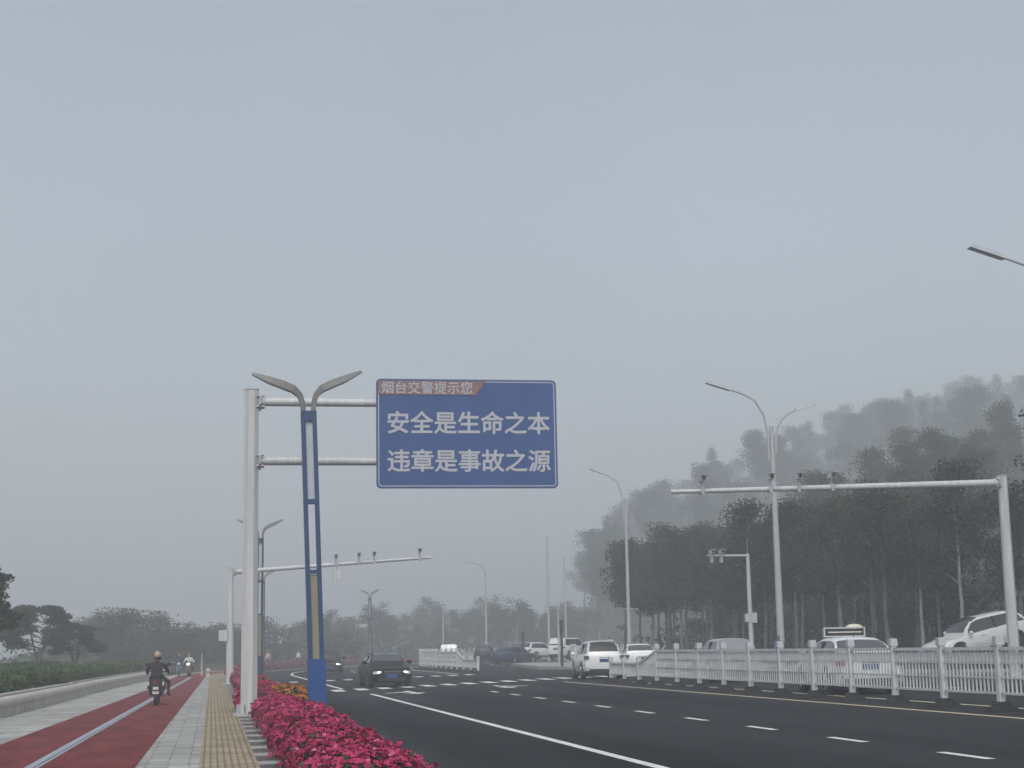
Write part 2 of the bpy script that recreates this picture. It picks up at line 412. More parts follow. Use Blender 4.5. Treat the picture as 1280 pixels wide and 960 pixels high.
struct(strip('verge_right', 31.0, 37.0, -40, FAR, lambda u: zr(28) + .115 + .03 * (u - 31), M['litter'], nu=2))

LIFT = .005
def band(name, u, w_, s0, s1, m='line_white'):
    return struct(strip(name, (lambda s: u(s) - w_ / 2) if callable(u) else u - w_ / 2, (lambda s: u(s) + w_ / 2) if callable(u) else u + w_ / 2, s0, s1, zr, M[m], lift=LIFT))
band('lane_edge_line', 5.92, .17, 6, 61.5)
band('lane_edge_line_beyond_crossing', 5.55, .17, 70.5, 190)
band('median_yellow_line', 15.0, .15, 5, 69, 'line_yellow')
band('median_white_line', 16.85, .15, 5, 66, 'line_yellow')
band('median_line_beyond_junction', 14.6, .15, 97, 230, 'line_white')
band('outer_edge_line', 27.2, .15, -20, 90)
mb = MB()
for k in range(14):
    s = 11.75 + 4.15 * k
    if s > 60: break
    mb.add([(P(a, 10.08 + b).x, P(a, 10.08 + b).y, zr(10.08) + LIFT) for a, b in ((s, -.08), (s, .08), (s + 1.5, .08), (s + 1.5, -.08))], [(0, 1, 2, 3)])
for k in range(26):
    s = 88 + 6 * k
    mb.add([(*P(a, 10.08 + b).xy, zr(10.08) + LIFT) for a, b in ((s, -.08), (s, .08), (s + 2, .08), (s + 2, -.08))], [(0, 1, 2, 3)])
for k in range(34):
    s = 8 + 6 * k
    if 62 < s < 100: continue
    mb.add([(*P(a, 21.5 + b).xy, zr(21.5) + LIFT) for a, b in ((s, -.08), (s, .08), (s + 2, .08), (s + 2, -.08))], [(0, 1, 2, 3)])
struct(mb.build('lane_dashes', M['line_white']))
mb = MB()
for k in range(24):                                           # zebra crossing
    u = 2.9 + 1.03 * k; s = 65.2 + .69 * min(u - 2.9, 13.5); L = 3.0
    mb.add([(P(a, b).x, P(a, b).y, zr(b) + LIFT) for a, b in ((s, u), (s, u + .48), (s + L, u + .48), (s + L, u))], [(0, 1, 2, 3)])
struct(mb.build('zebra_crossing', M['line_white']))
mb = MB()
for k in range(12):                                           # the junction's second crossing
    u = 3.2 + 1.03 * k; s = 89 + .3 * (u - 3)
    mb.add([(P(a, b).x, P(a, b).y, zr(b) + LIFT) for a, b in ((s, u), (s, u + .45), (s + 2.4, u + .45), (s + 2.4, u))], [(0, 1, 2, 3)])
struct(mb.build('second_zebra_crossing', M['line_white']))
mb = MB()
for (u, s, side) in ((7.5, 60.7, -1), (11.6, 64.0, 1)):       # painted lane arrows near the crossing
    for q in ([(s, u - .1), (s, u + .1), (s + 3, u + .1), (s + 3, u - .1)], [(s - 1.4, u), (s, u - .45), (s, u + .45)],
              [(s + 1.2, u + .1 * side), (s + .7, u + 1.0 * side), (s + 1.1, u + 1.0 * side), (s + 1.9, u + .1 * side)]):
        mb.add([(b, a, zr(b) + LIFT) for a, b in q], [tuple(range(len(q)))])
struct(mb.build('lane_arrows', M['line_white']))

def island():
    pts = [(20.8, 103), (22.0, 99.0), (24.5, 97.5), (27.5, 98.5), (27.6, 131), (24.8, 134), (22.6, 128)]
    mb = MB(); n = len(pts); q = [P(s, u) for u, s in pts]
    vs = [(p.x, p.y, zr(22) - .1) for p in q] + [(p.x, p.y, zr(25) + .14) for p in q]
    mb.add(vs, [tuple(range(n, 2 * n))] + [(k, (k + 1) % n, n + (k + 1) % n, n + k) for k in range(n)])
    struct(mb.build('traffic_island', M['kerb']))
island()

# ------------------------------------------------------------------ the overhead sign on its pole
def text_mesh(body, width, thick, bold):
    cu = bpy.data.curves.new('lettering', 'FONT'); cu.body = body; cu.size = 1; cu.extrude = .01; cu.resolution_u = 3
    o = bpy.data.objects.new('lettering', cu); COL.objects.link(o)
    dg = bpy.context.evaluated_depsgraph_get(); dg.update()
    me = bpy.data.meshes.new_from_object(o.evaluated_get(dg))
    bpy.data.objects.remove(o); bpy.data.curves.remove(cu)
    co = np.empty(len(me.vertices) * 3); me.vertices.foreach_get('co', co); co = co.reshape(-1, 3)
    fs = [tuple(q.vertices) for q in me.polygons]; mb = MB()          # several copies a hair apart make the heavy strokes
    for k, (a, b) in enumerate(((0, 0), (bold, 0), (-bold, 0), (0, bold), (0, -bold), (bold * .7, bold * .7), (-bold * .7, -bold * .7))):
        mb.add(co + np.array([a, b, .0015 * k]), fs)
    bpy.data.meshes.remove(me); me = mb.mesh('lettering', [])
    co = np.empty(len(me.vertices) * 3); me.vertices.foreach_get('co', co); co = co.reshape(-1, 3)
    lo, hi = co.min(0), co.max(0); k = width / (hi[0] - lo[0])
    co = (co - (lo + hi) / 2) * k; co[:, 2] *= thick / max(1e-6, co[:, 2].max() - co[:, 2].min())
    out = np.stack([co[:, 0], -co[:, 2], co[:, 1]], 1)
    me.vertices.foreach_set('co', out.ravel()); me.update()
    return me

def flange(mb, x, z, r=.2):
    mb.tube([(x, 0, z), (x + .05, 0, z)], r * 1.55, 8)
    for k in range(4):
        a = math.pi / 4 + k * math.pi / 2
        mb.tube([(x - .06, math.cos(a) * r * 1.25, z + math.sin(a) * r * 1.25), (x + .14, math.cos(a) * r * 1.25, z + math.sin(a) * r * 1.25)], .03, 6)

def overhead_sign():
    t = thing('overhead_sign', 'big blue road safety sign with white Chinese lettering on a white pole with two arms', 'road sign', (.93, 41.7, 0))
    MB().tube([(0, 0, -.02), (0, 0, 4), (0, 0, 8.30)], [.225, .215, .20], 8).build('pole', M['white_steel'], t, smooth=30)
    MB().tube([(0, 0, 8.30), (0, 0, 8.34)], .215, 8).build('pole_cap', M['white_steel'], t)
    mb = MB().box((0, 0, .03), (.75, .75, .06))
    for k in range(8): a = k * math.pi / 4 + .39; mb.box((math.cos(a) * .27, math.sin(a) * .27, .16), (.02, .12, .22), rz=a + math.pi / 2)
    mb.build('base_plate', M['galv'], t)
    for z in (8.0, 6.45):
        a = MB().tube([(.20, 0, z), (3.0, 0, z - .01), (7.0, -.0, z - .02)], [.115, .105, .10], 12)
        arm = a.build('arm', M['white_steel'], t, smooth=40)
        f = MB(); flange(f, .20, z, .16); f.build('flange', M['galv'], arm)
    W, H = 4.82, 2.90; cx, cz, y = 6.57 - .93, 7.165, -.17
    c = .10
    def rr(w, h, r, n=5):
        out = []
        for sx, sz, a0 in ((1, 1, 0), (-1, 1, 90), (-1, -1, 180), (1, -1, 270)):
            for k in range(n + 1):
                a = R(a0 + 90 * k / n); out.append((sx * (w / 2 - r) + math.cos(a) * r, sz * (h / 2 - r) + math.sin(a) * r))
        return out
    def plate(w, h, r, y0, y1, m, name, hole=None, parent=None):
        o = rr(w, h, r); n = len(o); mb = MB()
        if hole:
            i = rr(*hole)
            vs = [(cx + a, y0, cz + b) for a, b in o] + [(cx + a, y0, cz + b) for a, b in i] + [(cx + a, y1, cz + b) for a, b in o] + [(cx + a, y1, cz + b) for a, b in i]
            fs = []
            for k in range(n):
                q = (k + 1) % n
                fs += [(k, q, n + q, n + k), (2 * n + k, 3 * n + k, 3 * n + q, 2 * n + q), (k, 2 * n + k, 2 * n + q, q), (n + k, n + q, 3 * n + q, 3 * n + k)]
        else:
            vs = [(cx + a, y0, cz + b) for a, b in o] + [(cx + a, y1, cz + b) for a, b in o]
            fs = [tuple(range(n)), tuple(reversed(range(n, 2 * n)))] + [(k, n + k, n + (k + 1) % n, (k + 1) % n) for k in range(n)]
        return mb.add(vs, fs).build(name, M[m], parent or t)
    board = plate(W, H, .12, y, y + .04, 'sign_blue', 'board')
    plate(W - .10, H - .10, .10, y - .008, y - .003, 'sign_white', 'border_line', hole=(W - .15, H - .15, .08), parent=board)
    x0 = cx - W / 2 + .05; z1 = cz + H / 2 - .05; hh = .37
    top = [(x0, z1 - hh), (x0 + 2.60, z1 - hh), (x0 + 2.86, z1), (x0, z1)]
    mb = MB().add([(a, y - .014, b) for a, b in top] + [(a, y - .010, b) for a, b in top], [(0, 1, 2, 3), (7, 6, 5, 4)] + [(k, 4 + k, 4 + (k + 1) % 4, (k + 1) % 4) for k in range(4)])
    mb.build('red_banner', M['sign_red'], board)
    for body, wd, px, pz, bold in (('烟台交警提示您', 2.42, x0 + 1.30, z1 - hh / 2 + .005, .010), ('安全是生命之本', 4.34, cx + .05, 7.46, .020), ('违章是事故之源', 4.34, cx + .05, 6.45, .020)):
        me = text_mesh(body, wd, .006, bold); me.materials.append(M['sign_white'])
        o = link('lettering', me, board); o.location = (px, y - (.021 if pz > 8 else .008), pz)
    for xx in (-1.4, 0, 1.4): MB().box((cx + xx, y + .06, cz), (.08, .04, H - .3)).build('backing_rail', M['galv'], t)
    t.rotation_euler.z = R(-1.0)
overhead_sign()

# ------------------------------------------------------------------ blue double-winged lamps along the left kerb
def blue_lamp():
    t = thing('blue_street_lamp', 'nearest blue lamp post with two grey wings, standing among magenta flowers', 'street lamp', (2.53, 39.6, -.02))
    w2, dp = .165, .20
    fr = MB()
    for sx in (-1, 1): fr.box((sx * (w2 - .045), 0, 3.83), (.09, dp, 5.22))
    fr.box((0, 0, 6.4), (.33, dp + .006, .22)); fr.box((0, 0, 4.55), (.15, dp - .01, .10)); fr.box((0, 0, 3.05), (.15, dp - .01, .08))
    fr.build('post_frame', M['lamp_frame'], t)
    MB().box((0, 0, .60), (.37, .24, 1.24)).box((0, 0, .02), (.46, .33, .05)).build('base', M['lamp_blue'], t)
    MB().box((0, 0, 5.44), (.148, .10, 1.68)).build('upper_panel', M['panel_pale'], t)
    MB().box((0, 0, 2.1), (.148, .10, 1.78)).build('lower_panel', M['panel_gold'], t)
    for sx in (-1, 1):
        path = [(.10, 6.46), (.115, 6.68), (.17, 6.86), (.30, 7.0), (.52, 7.10), (.83, 7.22), (1.16, 7.36)]
        th = [.10, .11, .12, .15, .16, .13, .05]; wd = [.14, .14, .18, .26, .28, .25, .12]
        vs = []; fs = []
        for i, (x, z) in enumerate(path):
            a = path[max(0, i - 1)]; b = path[min(len(path) - 1, i + 1)]
            q = Vector((b[0] - a[0], b[1] - a[1])).normalized(); n = Vector((-q.y, q.x))
            for yy, k in ((-1, -1), (1, -1), (1, 1), (-1, 1)):
                vs.append((sx * (x + n.x * k * th[i] / 2), yy * wd[i] / 2 * (1 if k < 0 else .8), z + n.y * k * th[i] / 2))
        for i in range(len(path) - 1):
            for k in range(4): fs.append((i * 4 + k, i * 4 + (k + 1) % 4, i * 4 + 4 + (k + 1) % 4, i * 4 + 4 + k))
        fs += [(3, 2, 1, 0), tuple(len(vs) - 4 + k for k in range(4))]
        if sx < 0: fs = [tuple(reversed(f)) for f in fs]
        wing = MB().add(vs, fs).build('lamp_wing', M['lamp_grey'], t)
        MB().box((sx * .66, 0, 7.085), (.46, .20, .035), ry=-sx * .41).build('lamp_lens', M['lamp_glass'], wing)
        MB().ball((sx * .72, 0, 7.11), (.05, .04, .035)).build('sensor', M['galv'], wing)
    return t
bl = blue_lamp(); bl.rotation_euler = (0, R(-1.9), 0); bl.scale = (1.17, 1.17, 1.148)
for s, lab, lean in ((85, 'dark blue double-winged lamp post behind the white sign pole', 0), (137, 'third double-winged lamp post, faint beyond the left camera gantry', 0),
               (187, 'faint double-winged lamp post on the far bend of the road', 0)):
    c = copy_tree(bl); c.location = P(s, 2.42); c.rotation_euler = (0, 0, heading(s)); c['label'] = lab
    c.scale = (1.04, .9, 1.148)
    for ch in [c] + list(c.children):
        if ch.type == 'MESH' and ch.material_slots[0].material.name in ('lamp_blue', 'lamp_frame'):
            ch.material_slots[0].link = 'OBJECT'; ch.material_slots[0].material = M['lamp_navy']
for o in [o for o in bpy.data.objects if o.name.startswith('blue_street_lamp')]: o['group'] = 'winged blue lamps along the left kerb'

# ------------------------------------------------------------------ tall grey lamps along the right kerb
def tall_lamp():
    t = thing('tall_street_lamp', 'tall grey double-armed street lamp behind the fence beside the taxi', 'street lamp')
    MB().tube([(0, 0, 0), (0, 0, .1)], .28, 12).tube([(0, 0, .1), (0, 0, 6), (0, 0, 11.2)], [.18, .14, .10], 12).build('pole', M['galv'], t, smooth=40)
    for sx, rch, hz in ((-1, 3.1, 13.25), (1, 2.3, 12.3)):
        z0 = 9.6 if sx < 0 else 9.9
        pts = [(sx * .16, 0, z0), (sx * .20, 0, z0 + 1.3), (sx * .34, 0, z0 + 2.1), (sx * .75, 0, hz - .85), (sx * 1.3, 0, hz - .55), (sx * (rch - 1.1), 0, hz - .33)]
        if sx > 0: pts = [(.16, 0, z0), (.19, 0, z0 + .7), (.30, 0, z0 + 1.25), (.52, 0, z0 + 1.65), (.85, 0, z0 + 1.9), (rch - 1.1, 0, hz - .33)]
        arm = MB().tube(pts, [.06, .06, .055, .05, .045, .04], 8).build('arm', M['galv'], t, smooth=40)
        e = Vector((sx * (rch - 1.15), 0, hz - .34)); g = Vector((sx * rch, 0, hz))
        h = MB(); m = (e + g) / 2; ang = math.atan2(g.z - e.z, abs(g.x - e.x))
        h.box(m, ((g - e).length, .30, .13), ry=-sx * ang, taper=.85).build('lamp_head', M['pale_grey'], arm)
    MB().box((0, -.17, 1.2), (.16, .04, .45)).build('access_door', M['pale_grey'], t)
    return t
tl = tall_lamp()
tall = [(73.2, 26.5, 'tall grey double-armed street lamp standing left of the white taxi'), (46.6, 27.05, 'near street lamp whose long arm reaches in at the upper right edge'),
        (105, 27.4, 'tall pale lamp post rising behind the white saloon and the fence')]
for i, (s, u, lab) in enumerate(tall):
    o = tl if i == 0 else copy_tree(tl)
    p = P(s, u); o.location = (p.x, p.y, zr(u) - .02); o.rotation_euler = (0, 0, heading(s)); o['label'] = lab; o['group'] = 'tall lamps along the right kerb'
    o.scale = (1.04, 1.04, 1.045) if i < 2 else (.8, .8, 1.0)
bar = MB().box((0, -.1, 3.75), (1.7, .05, .05)).build('banner_bracket', M['galv'], o)
# crossbar with banners' brackets on the third lamp
def plain_pole(name, label, cat, x, y, z, h, r, m='galv', group=None):
    t = thing(name, label, cat, (x, y, z), 0, group)
    MB().tube([(0, 0, 0), (0, 0, h * .5), (0, 0, h)], [r, r * .85, r * .6], 8).build('pole', M[m], t, smooth=40)
    return t
for s, u, h, r, lab in ((131, 26.7, 4.4, .10, 'short faint pole at the left end of the wood, above the white van'), (160, 26.4, 12.0, .13, 'tall faint mast left of the wood, nearer of the pair'),
                        (172, 27.2, 10.6, .11, 'tall faint mast left of the wood, farther and paler of the pair')):
    q = P(s, u); plain_pole('mast', lab, 'mast', q.x, q.y, zr(u) - .02, h, r, 'galv', 'faint masts before the left end of the wood')  # far lamp posts, shortened and left armless where fog would hide them
t = plain_pole('median_lamp', 'slim lamp post with one short head on the far median', 'street lamp', 29.0, 205, .2, 6.6, .11)
MB().tube([(0, 0, 6.5), (-.4, 0, 6.9), (-1.0, 0, 7.0)], .05, 6).build('arm', M['galv'], t)
MB().box((-1.2, 0, 7.0), (.8, .25, .12)).build('lamp_head', M['pale_grey'], t)
t = plain_pole('median_lamp', 'slim lamp post beyond the far end of the median fence', 'street lamp', 27.0, 160, .2, 9.2, .12)
MB().tube([(0, 0, 9.1), (-.5, 0, 9.7), (-1.4, 0, 9.9)], .05, 6).build('arm', M['galv'], t)
MB().box((-1.7, 0, 9.93), (.8, .25, .12)).build('lamp_head', M['pale_grey'], t)

# ------------------------------------------------------------------ camera gantries
def camera(parent, x, z, rz=0.0, up=True, dy=0.0, name='camera', m='galv'):
    s = 1 if up else -1
    c = MB().box((x, dy - .05, z + s * .40), (.16, .42, .17), rz=rz).box((x, dy - .30, z + s * .40 + .09), (.20, .50, .02), rz=rz).build(name, M['white_steel'], parent)
    MB().tube([(x, dy, z), (x, dy, z + s * .34)], .035, 8).box((x, dy, z), (.10, .26, .26)).build('bracket', M['pale_grey'], c)
    MB().tube([(x, dy - .26, z + s * .40), (x, dy - .275, z + s * .40)], .06, 10).build('lens', M['glass'], c)
    return c
def gantry(name, label, loc, rz, h, reach, tip_z, side, cams, r=.2, zarm=None):
    t = thing(name, label, 'camera gantry', loc, rz, 'camera gantries over the road')
    MB().tube([(0, 0, 0), (0, 0, h * .5), (0, 0, h)], [r, r * .92, r * .82], 8).build('post', M['white_steel'], t, smooth=30)
    MB().tube([(0, 0, h), (0, 0, h + .05)], r * .9, 8).build('post_cap', M['galv'], t)
    MB().box((0, 0, .03), (.7, .7, .06)).build('base_plate', M['galv'], t)
    za = zarm if zarm else h - .28
    arm = MB().tube([(side * r * .8, 0, za), (side * reach * .5, 0, za + (tip_z - za) * .5), (side * reach, 0, tip_z)], [.125, .10, .07], 10).build('arm', M['white_steel'], t, smooth=40)
    f = MB(); flange(f, 0, za, .15); [f.v.__setitem__(i, (side * (p[0] + r * .85), p[1], p[2])) for i, p in enumerate(f.v)]; f.build('flange', M['galv'], arm)
    for d_, up in cams: camera(t, side * d_, za + (tip_z - za) * d_ / reach, up=up)
    return t
g = gantry('camera_gantry', 'white camera gantry at the right edge whose arm reaches over the fence', (27.0, 51.5, zr(27)), R(0), 6.9, 12.0, 6.36, -1, [(6.3, True), (7.5, True), (8.5, True), (10.9, True)], r=.2, zarm=6.68)
g = gantry('camera_gantry', 'white camera gantry on the left kerb with arm over the black saloon', (.90, 84.3, 0), R(-1), 5.85, 10.4, 6.35, 1, [(5.4, True), (6.6, True), (7.4, True), (9.8, True)], r=.2, zarm=5.68)
b = MB().box((5.45, 0, 5.5), (.34, .3, .55)).tube([(5.45, 0, 5.75), (5.45, 0, 5.95)], .05, 8).build('hanging_camera', M['white_steel'], g)
b = MB().box((-.36, -.1, 2.45), (.42, .22, .55)).build('control_box', M['white_steel'], g)
def small_camera_pole():
    t = thing('camera_pole', 'slim white pole with a short arm carrying two cameras, left of the tall lamp', 'camera pole', (26.5, 77.5, zr(26.5)))
    MB().tube([(0, 0, 0), (0, 0, 5.8)], [.12, .09], 8).build('post', M['white_steel'], t, smooth=40)
    MB().tube([(0, 0, 5.7), (-2.1, 0, 5.72)], [.06, .05], 8).build('arm', M['white_steel'], t, smooth=40)
    camera(t, -1.9, 5.5, dy=0); camera(t, -1.4, 5.5, dy=0)
    MB().box((.17, -.05, 2.6), (.28, .2, .5)).box((-.2, -.05, 2.6), (.18, .16, .4)).build('control_box', M['pale_grey'], t)
    MB().tube([(0, 0, 5.8), (0, 0, 6.6)], .012, 5).build('lightning_rod', M['galv'], t)
small_camera_pole()
def signal_post(label, x, y, h):
    t = thing('signal_post', label, 'signal post', (x, y, zr(22) + .1), 0, 'dark posts on the traffic island')
    MB().tube([(0, 0, 0), (0, 0, h)], .09, 8).build('pole', M['dark_metal'], t, smooth=40)
    MB().box((0, 0, h - .35), (.22, .2, .7)).build('signal_box', M['dark_metal'], t)
signal_post('dark signal post on the kerbed island, left of the white SUV', 21.9, 101, 3.0)
signal_post('smaller dark signal post beside the far blue car', 24.6, 128, 2.6)

# ------------------------------------------------------------------ white median fences
FP = 2.63
def post_mesh(h):
    return MB().box((0, 0, h / 2 + .06), (.13, .13, h - .12)).mesh('post', M['fence_white']), \
           MB().box((0, 0, h - .06), (.19, .19, .18), taper=.84).mesh('post_cap', M['fence_cap']), \
           MB().box((0, 0, .05), (.58, .42, .10), taper=.86).box((0, 0, .15), (.34, .26, .10), taper=.8).mesh('base_block', M['rubber'])
def panel_mesh(L, h0, h1, fine=True):
    """one panel along +x, rail height h0 at the start and h1 at the end"""
    mb = MB(); x0, x1 = .07, L - .07; n = 14 if L > 1.8 else 13
    def zt(x): return h0 + (h1 - h0) * x / L
    def rail(f, th, dp=.05):
        za, zb = f(x0), f(x1)
        mb.add([(x0, -dp / 2, za), (x1, -dp / 2, zb), (x1, dp / 2, zb), (x0, dp / 2, za), (x0, -dp / 2, za + th), (x1, -dp / 2, zb + th), (x1, dp / 2, zb + th), (x0, dp / 2, za + th)],
               [(0, 3, 2, 1), (4, 5, 6, 7), (0, 1, 5, 4), (1, 2, 6, 5), (2, 3, 7, 6), (3, 0, 4, 7)])
    rail(lambda x: zt(x) - .06, .07, .075)
    rail(lambda x: .34, .05); 
    if min(h0, h1) > 1.0: rail(lambda x: zt(x) - .34, .03, .03); rail(lambda x: .66, .03, .03)
    for k in range(n):
        x = x0 + (x1 - x0) * (k + .5) / n
        zt_ = zt(x) - .05; mb.box((x, 0, (zt_ + .35) / 2), (.034, .03, zt_ - .35))
        if fine and min(h0, h1) > 1.0 and k < n - 1:
            xm = x + (x1 - x0) / n / 2; r = .034
            zc = zt(xm) - .20
            ring = [(xm + math.cos(a) * r, zc + math.sin(a) * .10) for a in [i * math.pi / 4 for i in range(8)]]
            mb.tube([(a, 0, b) for a, b in ring] + [(ring[0][0], 0, ring[0][1])], .011, 4)
    return mb.mesh('panel', M['fence_white'])
prng2 = random.Random(9)
PM, CM, BM = post_mesh(1.5); PM2, CM2, BM2 = post_mesh(1.0)
PAN = panel_mesh(FP, 1.30, 1.30); SLOPE = panel_mesh(FP, 1.30, .82); LOW = panel_mesh(FP, .82, .82)
def fence(label, s_list, u, kinds):
    """posts at the stations of s_list, a panel of the given kind after each one"""
    p0 = P(s_list[0], u)
    t = thing('median_fence', label, 'fence', (p0.x, p0.y, zr(u)))
    for i, s in enumerate(s_list):
        p = P(s, u) - p0; rot = (0, 0, heading(s))
        k = kinds[min(i, len(kinds) - 1)]; low = k == 'low' or (i and kinds[i - 1] == 'low' and k != 'slope')
        a = link('post', PM2 if low else PM, t, p); a.rotation_euler = (prng2.gauss(0, .006), prng2.gauss(0, .008), rot[2] + prng2.gauss(0, .02))
        link('post_cap', CM2 if low else CM, a); link('base_block', BM, a)
        if i < len(s_list) - 1:
            q = P(s_list[i + 1], u) - p0; dv = q - p
            me = {'full': PAN, 'slope': SLOPE, 'low': LOW, 'rise': SLOPE}[k]
            b = link('panel', me, t, q if k == 'rise' else p)
            b.rotation_euler = (0, 0, math.atan2(dv.y, dv.x) + (math.pi if k == 'rise' else 0))
            b.scale = (dv.length / FP, 1, 1)
    return t
first = 31.2 - 3 * FP
sA = [first + FP * k for k in range(14)] + [60.0, 62.2, 64.4]
fence('long white slatted median fence in front of the taxi, its left end stepping down', sA, 16.0, ['full'] * (len(sA) - 4) + ['slope', 'low', 'low'])
sB = [95, 97.8, 100.6, 103.3] + [103.3 + 2.5 * k for k in range(1, 44)]
fence('far white median fence beyond the crossing, behind the black saloon', sB, 15.5, ['low', 'low', 'rise'] + ['full'] * 60)
sC = [138 + 2.5 * k for k in range(40)]
fence('faint white fence along the far right kerb on the bend', sC, 28.6, ['full'] * 60)

# ------------------------------------------------------------------ stone edging and hedges on the left
def stone_edge(name_label, s0, s1, du, h):
    f = lambda s: wall_u(s) + du
    t = thing('stone_edging', name_label, 'stone wall', (0, 0, 0), 0, 'stone edging walls of the hedge bed')
    body = MB(); solid_strip(body, lambda s: f(s) - .30, f, s0, s1, 0, h - .12, step=2.4)
    body.build('wall', M['stone'], t)
    cap = MB(); st = stations(s0, s1, 2.4)
    cap.tube([(P(s, f(s) - .12).x, P(s, f(s) - .12).y, h - .12) for s in st], .17, 12)
    cap.build('coping', M['stone'], t, smooth=50)
    inner = MB(); solid_strip(inner, lambda s: f(s) - .62, lambda s: f(s) - .36, s0 + .6, s1 - 2.0, .05, h + .08, step=2.4)
    inner.build('inner_kerb', M['stone'], t)
    return t
stone_edge('near low stone wall with rounded top edging the hedge bed', 14, 65.2, 0, .46)
stone_edge('farther low stone wall set back beyond the step, edging the hedges', 65.4, 122, -.18, .46)
def fallen_petals():
    g = np.random.default_rng(77); n = 900
    y = 15 + 75 * g.uniform(size=n) ** 1.5; side = g.uniform(size=n) < .6
    x = np.where(side, .95 - np.abs(g.normal(size=n)) * .35, 2.3 + np.abs(g.normal(size=n)) * .35)
    z = np.where(x < 2.26, .012, -.105)
    mb = MB(); c = np.stack([x, y, z], 1); a = g.uniform(0, 6.28, n); sz = g.uniform(.012, .028, n)
    for k in range(n):
        dx, dy = math.cos(a[k]) * sz[k], math.sin(a[k]) * sz[k]
        mb.add([(c[k, 0] - dx, c[k, 1] - dy, z[k]), (c[k, 0] + dy * .6, c[k, 1] - dx * .6, z[k]), (c[k, 0] + dx, c[k, 1] + dy, z[k] + .006), (c[k, 0] - dy * .6, c[k, 1] + dx * .6, z[k])], [(0, 1, 2, 3)], 0 if k % 3 else 1)
    tag(mb.build('fallen_petals', [M['petal_magenta'], M['leaf_flower']]), 'fallen magenta petals and bits of leaf along the planters', 'petals', kind='stuff')
fallen_petals()
struct(strip('hedge_bed', -16, lambda s: wall_u(s) - .28, 5, 140, lambda u: .36 + (.03 * max(0, -u - 7)), M['soil'], nu=2))

rng = np.random.default_rng(5)
def hedge_mesh(L, W, H, n, seed, size=.055):
    g = np.random.default_rng(seed); mb = MB()
    c = g.uniform(-.5, .5, size=(n, 3)); ax = g.choice([0, 1, 2, 2], n, p=[.2, .35, .3, .15]); sd = g.choice([-.5, .5], n)
    for k in range(3):
        m_ = ax == k; c[m_, k] = sd[m_] if k < 2 else .5
    c *= np.array([W, L, H]); c[:, 2] += H / 2
    c += g.normal(size=c.shape) * .035
    c[:, 2] += .04 * np.sin(c[:, 1] * 2.1) * (c[:, 2] > H * .8)
    mb.quads(c, g.uniform(.7, 1.4, n) * size, g)
    mb.box((0, 0, H * .46), (W * .93, L * .98, H * .92))
    return mb.mesh('hedge', M['leaf_hedge'])
hedges = [(49, 9.5, 1.3, .55, -1.35, 'near clipped box hedge at the left edge behind the stone wall'),
          (59.4, 7.5, 1.3, .62, -1.35, 'second clipped hedge block, darker, right of the nearest hedge'),
          (69.5, 10, 1.4, .66, -1.5, 'clipped hedge block where the stone wall steps back'),
          (81, 11, 1.4, .68, -1.5, 'clipped hedge block behind the farther stone wall, left of the rider'),
          (94, 13, 1.4, .7, -1.5, 'long clipped hedge block beside the rider\'s shoulder'),
          (109, 15, 1.4, .75, -1.5, 'farthest clipped hedge block near the oncoming scooters')]
for i, (s, L, W, H, du, lab) in enumerate(hedges):
    o = link('hedge', hedge_mesh(L, W, H, 9000 if i < 4 else 5000, 30 + i, .05 + .006 * i)); u = wall_u(s) + du
    slope = (wall_u(s + 5) - wall_u(s - 5)) / 10
    o.location = (u, s, .34); o.rotation_euler = (0, 0, -slope); tag(o, lab, 'hedge', 'clipped hedges behind the stone wall')
def shrub_mesh(r, h, n, seed, size, material):
    g = np.random.default_rng(seed); mb = MB()
    v = g.normal(size=(n, 3)); v /= np.linalg.norm(v, axis=1)[:, None]; rad = g.uniform(.55, 1.0, n) ** .5
    bump = 1 + .25 * np.sin(v[:, 0] * 5 + seed) * np.cos(v[:, 1] * 4)
    c = v * (rad * bump)[:, None] * np.array([r, r, h / 2]); c[:, 2] += h * .48; c = c[c[:, 2] > 0]
    mb.quads(c, g.uniform(.7, 1.3, len(c)) * size, g)
    return mb.mesh('shrub', material)
SH = [shrub_mesh(1.5, 1.25, 2600, 60 + k, .075, M['leaf_hedge']) for k in range(3)]
prng = random.Random(3)
for k in range(34):
    s = 53 + k * 2.45 + prng.uniform(-.6, .6); u = wall_u(s) - 4.6 - prng.uniform(0, 6.5) * (1 + k * .02)
    o = link('shrub', SH[k % 3], None, (u, s, .40)); o.rotation_euler = (0, 0, prng.uniform(0, 6)); q = prng.uniform(.65, .95); o.scale = (q * 1.2, q * 1.2, q * .8)
    tag(o, 'loose green shrub growing behind the clipped hedges', 'shrub', 'loose shrubs behind the clipped hedges')

